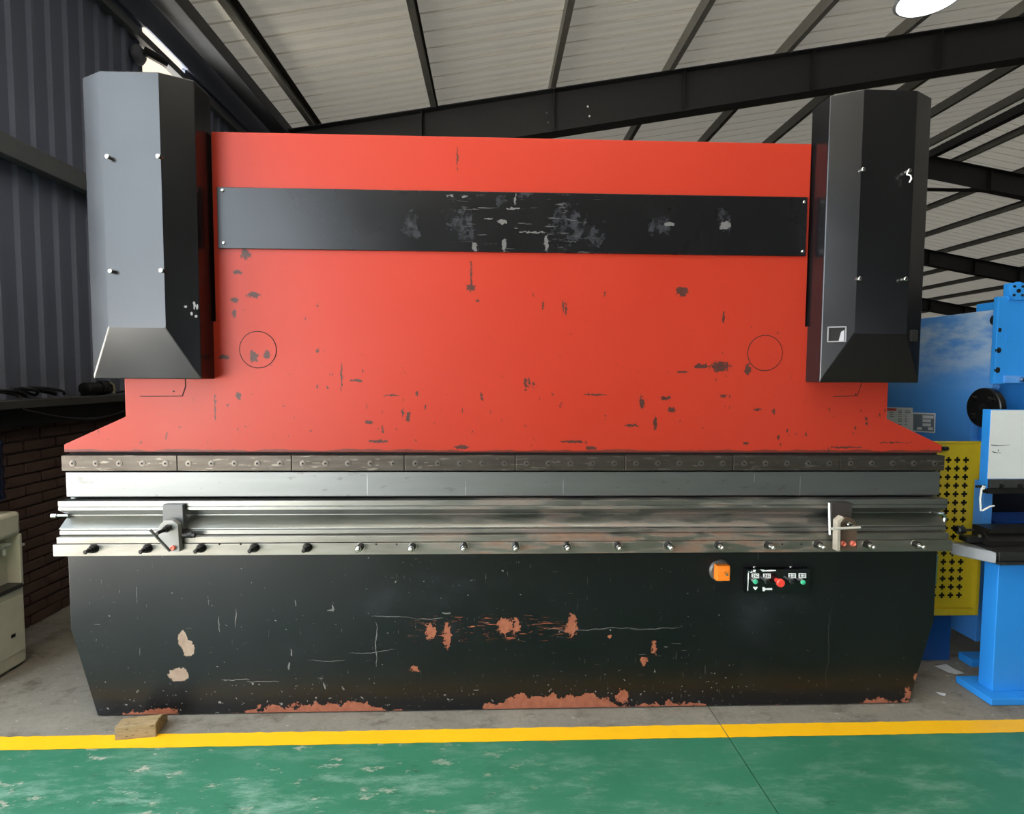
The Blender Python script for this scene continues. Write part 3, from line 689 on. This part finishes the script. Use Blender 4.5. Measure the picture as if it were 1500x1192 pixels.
# ---- tooling: punch and die are lifted out of the machine, so each is its own thing
pu = MB().prism([(2.52, 1.131), (2.52, 1.022), (2.548, 1.0122), (2.552, 1.0122), (2.59, 1.03), (2.59, 1.0995), (2.549, 1.0995), (2.549, 1.131)], MC-1.988, MC+1.986, 'x').done('punch', PUNCH, None, .0015)
tag(pu, 'long bare steel punch bar clamped under the red ram', 'punch')
DFY = 2.485
db = tag(empty('die_block', (MC, 2.54, .859)), 'long steel die block with V groove lying on the table rail', 'die'); doff = -Vector(db.location)
prof = [(DFY, .8845), (DFY, .8885), (DFY+.056, .932), (DFY+.056, .936), (DFY, .969), (DFY, .9825), (DFY+.004, .9835), (DFY+.004, .9855), (DFY, .9865), (DFY, 1.0095), (2.538, 1.0095), (2.55, .9985), (2.562, 1.0095), (2.605, 1.0095), (2.605, .8845)]
o = MB().prism(prof, MC-2, MC+2, 'x').done('die_body', DIE, db, .0008); o.location = doff
o = MB().prism([(DFY, .8605), (DFY, .879), (DFY+.006, .8805), (DFY+.006, .884), (2.605, .884), (2.605, .8605)], MC-1.998, MC+1.998, 'x').done('die_foot', DIE, db, .0008); o.location = doff
p = onY(94, 755, 2.53)
o = MB().tube((MC-2.01, 2.53, p.z), (MC-2.04, 2.53, p.z), .006, seg=10).tube((MC-2.04, 2.53, p.z), (MC-2.062, 2.53, p.z), .011, seg=14).tube((MC-1.99, 2.53, p.z), (MC-2.012, 2.53, p.z), .006, seg=10).done('end_pin', CHROME, db, 0, True); o.location = doff
p = onY(1384, 758, 2.53)
o = MB().sweep([(MC+1.97, 2.545, p.z+.02), (MC+2.015, 2.53, p.z+.02), (MC+2.028, 2.53, p.z), (MC+2.02, 2.53, p.z-.03), (MC+1.985, 2.54, p.z-.04)], .01, 10).done('end_handle', CHROME, db, 0, True); o.location = doff

# ================================================================== BLUE PRESS BRAKE
X2 = 2.70
b2 = tag(empty('press_brake', (3.2, 2.9, 0)), 'smaller bright blue press brake beside the red and black machine', 'press brake'); o2 = -Vector(b2.location)
def bp(B, name, mat, parent=None, bevel=0., smooth=False, label=None):
    o = B.done(name, mat, parent or b2, bevel, smooth)
    if parent is None: o.location = o2
    if label: o['label'] = label
    return o
ztop = onX(1345, 468, X2).z
side = bp(MB().prism([(2.95, .10), (4.35, .10), (4.35, ztop+.01), (2.93, ztop), (2.93, 1.52), (3.05, 1.36), (3.05, 1.22), (2.95, 1.15)], X2, X2+.045, 'x'), 'side_frame', BLUE2, bevel=.003, label='blue side frame plate with pale sheen painted on its top')
bp(MB().prism([(2.95, .10), (4.35, .10), (4.35, ztop+.01), (2.93, ztop), (2.93, 1.52), (3.05, 1.36), (3.05, 1.22), (2.95, 1.15)], X2+1.6, X2+1.645, 'x'), 'side_frame', BLUE2, bevel=.003)
c = onX(1440, 597, X2-.03); r = .108
fl2 = bp(MB().lathe([(r, 0), (r, .028), (r*.96, .032), (r*.3, .032)], (X2, c.y, c.z), (-1, 0, 0), 36), 'bearing_flange', plain('black_flange', (22, 22, 23), .3, .3), smooth=True, label='round black bearing flange with bolts')
for ay in range(4):
    a = math.pi/4+ay*math.pi/2
    bp(MB().tube((X2-.03, c.y+.068*math.cos(a), c.z+.068*math.sin(a)), (X2-.055, c.y+.068*math.cos(a), c.z+.068*math.sin(a)), .013, seg=12).tube((X2-.055, c.y+.068*math.cos(a), c.z+.068*math.sin(a)), (X2-.056, c.y+.068*math.cos(a), c.z+.068*math.sin(a)), .007, seg=6), 'bolt', DSTEEL, fl2, smooth=True)
bp(MB().lathe([(.02, 0), (.02, .006), (.008, .009)], (X2-.03, c.y, c.z), (-1, 0, 0), 14), 'centre_plug', DSTEEL, fl2, smooth=True)
# data plates on the side frame
def xpl(pix, name, mat, parent, lift):
    pts = [onX(a, b, X2) for a, b in pix]
    return bp(MB().prism([(p.y, p.z) for p in pts], X2+.001, X2-lift, 'x'), name, mat, parent)
PAPER = plain('label_white', (206, 210, 210), .5, 0, .05); GREYL = plain('label_grey', (104, 116, 126), .5, 0, .06); REDL = plain('label_red', (206, 74, 62), .5, 0, .05)
def rect(x0, x1, y0, y1): return [(x0, y0), (x1, y0+.35*(x1-x0)/10), (x1, y1+.35*(x1-x0)/10), (x0, y1)]
l1 = bp(MB().prism([(onX(a, b, X2).y, onX(a, b, X2).z) for a, b in [(1288, 596), (1337, 597), (1337, 632), (1288, 634)]], X2+.001, X2-.0015, 'x'), 'instruction_plate', PAPER)
for (a, b, c_, d) in [(1299, 1313.5, 597.6, 601.2)]: xpl(rect(a, b, c_, d), 'red_header', REDL, l1, .0025)
for yy in (600, 602.5, 604, 606.5, 609, 612.5, 614.5, 617, 621): 
    xpl(rect(1316, 1321.5, yy, yy+.9), 'print_line', GREYL, l1, .0024)
    xpl(rect(1326, 1328.5 if yy > 604 else 1334, yy, yy+.9), 'print_line', GREYL, l1, .0024)
for yy, k in ((603, 3), (606, 1.6), (609, 2.5)): xpl(rect(1304, 1307+k, yy, yy+1.2), 'print_line', GREYL, l1, .0024)
l2 = bp(MB().prism([(onX(a, b, X2).y, onX(a, b, X2).z) for a, b in [(1337, 604), (1370.5, 605.2), (1369.5, 634.2), (1337, 632)]], X2+.001, X2-.0015, 'x'), 'rating_plate', PAPER)
xpl([(1338, 606), (1369, 607.2), (1368.3, 632.2), (1338, 630.2)], 'plate_ground', GREYL, l2, .002)
for a, b, c_, d in [(1352, 1368, 608.2, 612.6), (1352, 1364, 614, 618), (1352, 1364, 620, 624), (1344, 1351, 625.2, 629.2), (1360, 1367, 625.7, 629.7)]: xpl(rect(a, b, c_, d), 'plate_field', PAPER, l2, .003)
# cylinder block in front of the frame
q0, q1 = onY(1463, 434, 2.9), onY(1459, 562, 2.9)
cyl = bp(MB().box(q0.x, 3.05, 2.90, 2.929, q1.z, q0.z), 'cylinder_block', BLUE, bevel=.004)
bp(MB().box(2.78, 3.04, 2.929, 3.15, q1.z+.01, q0.z-.01), 'cylinder_body', BLUE, cyl, .004)
bp(MB().box(X2+.046, 4.3, 3.02, 3.07, 1.2, 1.75), 'cross_beam', BLUE, bevel=.003)
q = onY(1480, 414, 2.89)
cap = bp(MB().box(q.x, 3.02, 2.89, 2.93, q0.z-.02, q.z), 'valve_block', BLUE, bevel=.003)
q = onY(1491, 426, 2.885)
bp(MB().lathe([(.048, 0), (.048, .006), (.03, .008)], (q.x, 2.89, q.z), (0, -1, 0), 28), 'port_cover', BLUE, cap, smooth=True)
for a in range(4):
    an = math.pi/4+a*math.pi/2; bp(MB().tube((q.x+.032*math.cos(an), 2.883, q.z+.032*math.sin(an)), (q.x+.032*math.cos(an), 2.879, q.z+.032*math.sin(an)), .007, seg=8), 'cap_screw', DSTEEL, cap)
bp(MB().tube((q.x, 2.883, q.z), (q.x, 2.878, q.z), .011, seg=8), 'cap_screw', DSTEEL, cap)
q = onY(1478, 495, 2.898); bp(MB().box(q.x-.018, q.x+.018, 2.896, 2.902, q.z-.02, q.z+.02), 'cover_tab', BLUE, cyl, .001)
q2, q3 = onY(1472, 550, 2.89), onY(1500, 561, 2.89); bp(MB().box(q2.x, q3.x+.1, 2.885, 2.905, q3.z, q2.z), 'piston_flange', BLUE2, cyl, .002)
q = onY(1497, 556, 2.88); bp(MB().tube((q.x, 2.885, q.z), (q.x, 2.86, q.z), .014, seg=12), 'bolt', CHROME, cyl, smooth=True)
for px, py, r in ((1457, 468.5, .028), (1459.5, 483.5, .018), (1459, 513, .018), (1457.5, 542, .018)):
    p = onX(px, py, X2-.01); bp(MB().tube((X2+.002, p.y, p.z), (X2-.012, p.y, p.z), r*1.0, seg=18).tube((X2-.012, p.y, p.z), (X2-.02, p.y, p.z), r*.7, seg=6), 'frame_bolt', DSTEEL, smooth=True)
# ram with white front, clamp strip
YM = 2.70; wt, wb = onY(1451, 600, YM), onY(1448, 701, YM)
XR2 = (wt.x+wb.x)/2
bp(MB().box(XR2, 4.3, YM+.004, YM+.05, wb.z-.055, wt.z), 'ram', BLUE, bevel=.002)
rp = bp(MB().box(XR2+.002, 4.3, YM, YM+.004, wb.z, wt.z-.002), 'ram_front', plain('pale_grey_panel', (196, 200, 198), .45, 0, .04), label='pale grey front sheet of the blue ram')
for c_ in ([(1452, 651.2), (1463, 652.3), (1479, 651.5), (1479, 652), (1462, 653), (1452, 652.5)], [(1453, 661), (1456, 661.5), (1459, 662.5), (1466, 662.8), (1466, 663.4), (1458, 663.4), (1453, 662)], [(1462, 658.5), (1462.8, 658.5), (1462.6, 661), (1462, 661)]):
    pts = [onY(a, b, YM) for a, b in c_]; bp(MB().prism([(p.x, p.z) for p in pts], YM-.0008, YM+.001, 'y'), 'pencil_mark', DSTEEL, rp)
z1 = wb.z; z0 = onY(1450, 714, YM).z
ck = bp(MB().box(XR2+.005, 4.28, YM-.012, YM+.03, z0, z1-.003), 'clamp_strip', plain('clamp_grey', (72, 72, 72), .4, .6), bevel=.002)
for px in (1467, 1493.5):
    p = onY(px, 713, YM-.015); bp(MB().tube((p.x, YM-.01, p.z+.004), (p.x, YM-.022, p.z+.004), .010, seg=12), 'clamp_screw', DSTEEL, ck, smooth=True)
zz1 = onY(1450, 723, YM).z
bp(MB().box(XR2+.002, 4.28, YM-.004, YM+.03, zz1, z0-.002), 'upper_tool', DSTEEL, bevel=.002)
# bed: front plate, foot plates, die rail, back gauge tray
bxl = 2.455; zb = .035
bp(MB().box(bxl, 4.35, 2.575, 2.655, zb, onY(1440, 826, 2.575).z+.03), 'bed_plate', BLUE, bevel=.003)
bp(MB().box(2.395, 4.35, 2.512, 2.72, .002, zb), 'foot_plate', BLUE, bevel=.003)
bp(MB().box(2.605, 2.72, 2.86, 2.95, .002, .045), 'rear_foot', BLUE, bevel=.003)
bp(MB().box(2.565, 2.615, 2.80, 2.86, .70, 1.03), 'guide_post', BLUE2, bevel=.002)
q = onY(1436, 722, 2.71)
zt = onY(1465, 769, 2.62).z
YT0 = 2.52
z_dt, z_db = onY(1464, 809, YT0).z, onY(1464, 828, YT0).z; xd = onY(1464, 818, YT0).x
tb = bp(MB().box(xd, 4.3, YT0, 2.72, z_db, z_db+.014).box(xd+.012, 4.3, YT0+.012, 2.72, z_db+.016, z_dt-.022).box(xd, 4.3, YT0, 2.72, z_dt-.022, z_dt), 'table_rail', plain('dark_rail', (78, 76, 76), .35, .8), bevel=.002, label='grooved steel table rail')
zd2 = onY(1452, 770, 2.66).z
dl = bp(MB().prism([(2.60, z_dt+.001), (2.60, z_dt+.03), (2.635, z_dt+.075), (2.60, zd2-.02), (2.60, zd2), (2.70, zd2), (2.70, z_dt+.001)], xd+.02, 4.25, 'x'), 'lower_die', DSTEEL, bevel=.001)
p = onY(1416, 770, 2.66)
kn = bp(MB().lathe([(.006, -.05), (.006, 0), (.018, 0), (.022, .01), (.022, .03), (.016, .036)], (xd-.06, 2.66, zd2-.02), (-1, 0, 0), 14), 'adjusting_knob', BLK, smooth=True)
bp(MB().box(xd-.06, xd+.03, 2.63, 2.69, z_dt+.01, zd2-.05), 'die_end_bracket', BLK, bevel=.008)
bp(MB().tube((xd-.05, 2.655, z_dt+.06), (xd-.10, 2.655, z_dt+.058), .006, seg=10), 'bracket_pin', CHROME, smooth=True)
bp(MB().tube((xd-.01, 2.628, z_dt+.05), (xd-.01, 2.62, z_dt+.05), .008, seg=10), 'bracket_screw', CHROME, smooth=True)
# plastic sheet strip wrapped round the rail end
bp(MB().prism([(xd-.003, YT0+.01), (xd-.003, 2.70), (xd-.07, 2.72), (xd-.10, 2.68), (xd-.05, 2.60)], z_db+.002, z_dt-.004, 'z'), 'end_wrap', plain('grey_film', (120, 122, 126), .3, .1, .25), bevel=.006)
ty = 2.98; t0, t1 = onY(1456, 763, ty), onY(1500, 785, ty)
tr = bp(MB().box(t0.x+.02, 4.2, ty, ty+.02, t1.z, t0.z-.012).box(t0.x+.02, t0.x+.035, ty, ty+.2, t1.z, t0.z-.012).box(t0.x, 4.2, ty-.006, ty+.2, t0.z-.012, t0.z), 'gauge_tray', mk_blue('tray_blue', (24, 70, 150), (32, 84, 166)), bevel=.002)
bp(MB().box(2.78, 4.25, 3.6, 3.62, .3, 1.5), 'rear_panel', DKW)
# cord with a tied end hanging from the ram
p = onY(1437, 713, 2.69); e = onY(1437, 748, 2.69)
cd = bp(MB().sweep([p+Vector((.012, 0, -.012)), p+Vector((.016, -.004, .004)), p+Vector((.004, -.006, .006)), p+Vector((0, -.004, -.01)), p+Vector((-.001, 0, -.06)), e+Vector((-.001, 0, 0)), e+Vector((.01, 0, .002)), e+Vector((.05, .005, .02)), e+Vector((.075, .01, .022))], .0045, 8), 'tied_cord', WHITE, smooth=True)
bp(MB().tube(p+Vector((-.025, 0, .002)), p+Vector((.02, 0, .002)), .007, seg=8), 'cord_pin', BLK, smooth=True)
# yellow perforated side guard swung open
YG = 2.875; g1 = onY(1438, 648, YG); g0 = onY(1438, 897, YG)
sg = bp(MB().box(g1.x-.012, g1.x+.004, YG-.03, YG+.012, g0.z, g1.z), 'side_guard', plain('guard_yellow', (178, 156, 28), .5, 0, .08), label='yellow guard panel with rows of cross-shaped holes')
YEL2 = MATS['guard_yellow']
PX = onY(1411.2, 760, YG).x-onY(1398.5, 760, YG).x; PZ = (onY(1400, 673.5, YG).z-onY(1400, 871.5, YG).z)/16
hx1 = onY(1414.8, 673.5, YG).x; hz1 = onY(1414.8, 673.5, YG).z
ncol, nrow = 6, 17
gx0, gx1 = hx1-(ncol-.5)*PX, hx1+.5*PX
gz1, gz0 = hz1+.5*PZ, hz1-(nrow-.5)*PZ
B = MB(); a_ = .0065; L_ = .0165
for i in range(ncol):
    for j in range(nrow):
        cx, cz = hx1-i*PX, hz1-j*PZ
        xs_ = [cx-PX/2, cx-L_, cx-a_, cx+a_, cx+L_, cx+PX/2]; zs_ = [cz-PZ/2, cz-L_, cz-a_, cz+a_, cz+L_, cz+PZ/2]
        for u in range(5):
            for v in range(5):
                if (u == 2 and 1 <= v <= 3) or (v == 2 and 1 <= u <= 3): continue
                B.quad((xs_[u], YG, zs_[v]), (xs_[u+1], YG, zs_[v]), (xs_[u+1], YG, zs_[v+1]), (xs_[u], YG, zs_[v+1]))
bmesh.ops.remove_doubles(B.bm, verts=B.bm.verts, dist=1e-5)
sh = bp(B, 'perforated_sheet', YEL2, sg); md = sh.modifiers.new('thick', 'SOLIDIFY'); md.thickness = .002
bp(MB().box(gx1, g1.x-.012, YG-.001, YG+.002, g0.z, g1.z), 'sheet_margin', YEL2, sg)
bp(MB().box(gx0, gx1, YG-.001, YG+.002, gz1, g1.z), 'sheet_margin', YEL2, sg)
bp(MB().box(gx0, gx1, YG-.001, YG+.002, g0.z, gz0), 'sheet_margin', YEL2, sg)
bp(MB().box(gx0, g1.x-.012, YG+.02, YG+.024, g0.z+.01, g1.z-.01), 'guard_shade_sheet', DARKGAP, sg)  # added dark sheet standing in for the shade behind the holes
bp(MB().box(gx0, g1.x+.004, YG-.022, YG+.012, g0.z-.006, g0.z+.03), 'bottom_fold', YEL2, sg, .003)
bp(MB().box(gx0, g1.x+.004, YG-.006, YG+.012, g1.z-.004, g1.z+.006), 'top_fold', YEL2, sg, .002)
p = onY(1387, 657, YG-.02); bp(MB().tube((p.x-.02, YG-.012, p.z), (p.x+.012, YG-.012, p.z), .010, seg=10), 'hinge_pin', BLK, sg, smooth=True)
# cabinet standing behind the guard
q = onZ(1391, 967)
bp(MB().box(2.22, q.x, q.y, q.y+.22, .0, 1.0), 'electric_cabinet', mk_blue('cabinet_blue', (20, 62, 120), (28, 74, 136)), None, .004, label='dark blue electric cabinet behind the guard')

# ================================================================== SMALL THINGS
# timber block under the bed's left corner
wb_ = MB(); a, b = onZ(168, 1085), onZ(229, 1079.5)
dirx = Vector((b.x-a.x, b.y-a.y, 0)); L = dirx.length; dirx.normalize(); diry = Vector((-dirx.y, dirx.x, 0)); hgt = onY(229, 1058, b.y).z
prof = [(0, 0), (0, hgt), (.06, hgt), (.115, hgt*.55), (.115, 0)]
v0 = [wb_.bm.verts.new(Vector((a.x, a.y, 0))+diry*p+Vector((0, 0, z*.9))-dirx*0) for p, z in prof]
v1 = [wb_.bm.verts.new(Vector((b.x, b.y, 0))+diry*p+Vector((0, 0, z))) for p, z in prof]
wb_.bm.faces.new(v0); wb_.bm.faces.new(v1[::-1])
for i in range(5): wb_.bm.faces.new((v0[i], v1[i], v1[(i+1) % 5], v0[(i+1) % 5]))
tag(wb_.done('timber_block', WOOD, None, .004), 'short weathered timber block on the yellow line against the black bed', 'wood block')
# papers on the floor
def paper(pix, name, label):
    pts = [onZ(a, b) for a, b in pix]; B = MB()
    c = sum(pts, Vector())/len(pts)
    top = [B.bm.verts.new(Vector((p.x, p.y, .002+.004*((i*7) % 3)/3))) for i, p in enumerate(pts)]; ct = B.bm.verts.new((c.x, c.y, .004))
    for i in range(len(pts)): B.bm.faces.new((top[i], top[(i+1) % len(pts)], ct))
    o = B.done(name, plain('paper_white', (186, 188, 188), .7, 0, .06)); md = o.modifiers.new('t', 'SOLIDIFY'); md.thickness = .0008
    return tag(o, label, 'paper')
paper([(1369, 976), (1386, 973.5), (1398, 981), (1413, 986.5), (1401, 988.5), (1389, 986)], 'paper_sheet', 'larger pale paper sheet lying on concrete between the machines')
paper([(1370.5, 1013.5), (1378, 1015), (1386, 1017), (1384, 1019.5), (1377, 1018.5)], 'paper_scrap', 'small torn paper scrap on concrete near the blue foot plate')
# water dispenser against the left wall
DXF = -2.52
y0d, y1d = 2.72, onZ(44.2, 968.8).y; ztd = onX(38, 745, DXF).z
wd = tag(empty('water_dispenser', (-2.67, (y0d+y1d)/2, 0)), 'old cream floor-standing water dispenser against the dark wall', 'water dispenser'); od = -Vector(wd.location)
CREAM = plain('aged_cream_plastic', (204, 199, 178), .5, 0, .12)
def dp(B, nm, mat=None, bevel=0., parent=None, smooth=False):
    o = B.done(nm, mat or CREAM, parent or wd, bevel, smooth)
    if parent is None: o.location = od
    return o
zr0, zr1 = onX(38, 853, DXF).z, onX(38, 780, DXF).z
X0d = XW+.15
dp(MB().box(X0d, DXF, y0d, y1d, .01, zr0), 'lower_cabinet', None, .012)
dp(MB().box(X0d, DXF, y0d, y1d, zr1, ztd), 'head', None, .02)
dp(MB().box(X0d, DXF-.07, y0d+.005, y1d-.005, zr0-.01, zr1+.01), 'tap_recess', plain('recess_cream', (184, 180, 160), .5, 0, .12))
dp(MB().box(DXF-.08, DXF, y1d-.018, y1d, zr0-.005, zr1+.005), 'cheek', None, .004)
dp(MB().box(DXF-.08, DXF, y0d, y0d+.018, zr0-.005, zr1+.005), 'cheek', None, .004)
dp(MB().box(DXF-.07, DXF+.012, y0d+.02, y1d-.018, zr0-.012, zr0+.012), 'drip_tray', plain('tray_dark', (52, 48, 44), .6), .004)
dp(MB().box(DXF-.004, DXF+.004, y0d+.012, y1d-.012, .08, zr0-.05), 'door', None, .003)
pz = onX(18, 931, DXF); dp(MB().box(DXF+.003, DXF+.007, pz.y-.012, pz.y+.012, pz.z-.008, pz.z+.008), 'badge', DSTEEL)
for px in (0, 20):
    p = onX(px, 802, DXF-.05)
    dp(MB().tube((DXF-.075, p.y, p.z), (DXF-.02, p.y, p.z), .012, seg=12).tube((DXF-.03, p.y, p.z+.012), (DXF-.03, p.y, p.z-.04), .011, .009, 12).box(DXF-.045, DXF-.0, p.y-.012, p.y+.012, p.z+.01, p.z+.022), 'tap', plain('tap_white', (190, 188, 176), .4), .0, None, True)
byc = 2.925
rb = .135; zb0 = ztd+.002; zbt = onX(8, 640, -2.55).z
hh_ = zbt-zb0
bt = MB().lathe([(.03, 0), (.03, .02), (rb*.8, .05), (rb, .08)] + [(rb*(.95 if k % 2 else 1.0), .08+(hh_-.11)*k/8) for k in range(1, 9)] + [(rb*.9, hh_-.008), (rb*.6, hh_)], (-2.66, byc, zb0), (0, 0, 1), 32).done('water_bottle', plain('dark_blue_bottle', (22, 34, 66), .2, 0, .1), None, 0, True)
tag(bt, 'dark blue ribbed water bottle upturned on the dispenser', 'bottle')
# drum beside the bed
dr = tag(empty('plastic_drum', (-2.26, 3.5, 0)), 'dark blue plastic drum standing behind the left end of the bed', 'drum')
r = .25; DRM = plain('drum_blue', (20, 30, 66), .35, 0, .12)
MB().lathe([(r*.9, .0), (r, .03), (r, .28), (r*1.03, .30), (r, .32), (r, .56), (r*1.03, .58), (r, .60), (r*.99, .70), (r*.9, .77), (r*.6, .80)], (0, 0, 0), (0, 0, 1), 36).done('drum_body', DRM, dr, 0, True)
MB().lathe([(.035, 0), (.035, .02), (.02, .025)], (.08, -.08, .80), (0, 0, 1), 16).done('bung', DRM, dr, 0, True)
# things lying on the ledge
lz = ZL
dm = tag(empty('angle_grinder', (XW+.07, 4.02, lz)), 'black hand grinder with pale grip ring lying on the wall ledge', 'tool')
MB().tube((-.0, -.1, .05), (.0, .05, .055), .045, .038, 14).tube((0, .05, .055), (0, .13, .055), .05, .05, 16).done('grinder_body', BLK, dm, .006, True)
MB().sweep([(.05, .09, .09), (.055, .115, .075), (.055, .125, .04), (.05, .12, .01)], .007, 8).done('grip_ring', plain('pale_ring', (150, 140, 112), .4, .3), dm, 0, True)
def cable(pts, label, r=.008):
    o = MB().sweep(pts, r, 8).done('cable', BLK, None, 0, True); return tag(o, label, 'cable')
pts = []
for i in range(70):
    t = i/69; an = t*4*6.283
    pts.append((XW+.085+.035*math.cos(an*1.3), 3.25+.36*t+.09*math.cos(an), lz+.012+.05*abs(math.sin(an*.5))+.01*t))
cable(pts, 'loosely coiled black cable heaped on the wall ledge', .009)
cable([(XW+.07+.02*math.sin(i*.7), 4.25+i*.03, lz+.012+.04*math.sin(i/20*3.14)) for i in range(21)], 'single black cable arching along the ledge beyond the grinder', .007)
cable([(XW+.15, 3.3+i*.05, lz-.05-.10*math.sin(i/24*3.14)) for i in range(25)], 'slack black cable sagging below the ledge on the bricks', .008)
# wall camera under the eave
p = onX(200, 80, XW+.03)
wc = tag(empty('wall_camera', (XW+.03, p.y, p.z)), 'small round wall camera with dark barrel under the eave', 'camera')
MB().lathe([(.075, 0), (.075, .02), (.05, .05), (.02, .06)], (0, 0, 0), (1, 0, 0), 22).done('mount_dome', plain('dome_grey', (96, 96, 106), .5), wc, 0, True)
MB().tube((.05, 0, 0), (.11, .03, .02), .018, seg=10).tube((.06, .0, .03), (.17, .12, .0), .035, .035, 14).done('barrel', BLK, wc, 0, True)
# high bay lamp hanging from the roof
ly = 4.35; p = onY(1361, -1, ly)
hb_ = tag(empty('high_bay_lamp', p), 'lit round high bay lamp hanging below the roof sheets', 'lamp')
r = .225
MB().lathe([(r, 0), (r*1.04, .006), (r*.98, .05), (r*.6, .2), (r*.3, .27), (r*.28, .3)], (0, 0, 0), (0, 0, 1), 36).done('reflector', plain('reflector_aluminium', (205, 208, 210), .35, .6), hb_, 0, True)
LM = N('lamp_lens'); LM.b.inputs['Emission Color'].default_value = (.86, .97, 1., 1); LM.b.inputs['Emission Strength'].default_value = 2.2
MB().tube((0, 0, .002), (0, 0, -.004), r*.93, r*.93, 36).done('lens', LM.out((.9, .95, .95, 1), .4), hb_)
MB().lathe([(.07, .3), (.08, .32), (.08, .48), (.03, .5)], (0, 0, 0), (0, 0, 1), 18).done('ballast', EAVE, hb_, 0, True)
MB().tube((0, 0, .5), (0, 0, zp(p.x)+.02-p.z), .012, seg=8).done('hanger', DSTEEL, hb_)
# neighbouring building seen through the vent opening
nbb = tag(empty('building', (-5.3, 12, 0)), 'tan neighbouring building seen through the gap under the eave', 'building')
o = MB().box(-5.4, -5.2, 4.6, 30, -.06, 12.5).done('tan_wall', plain('tan_render', (54, 40, 26), .9, 0, .08, 2), nbb); o.location = (5.3, -12, 0)
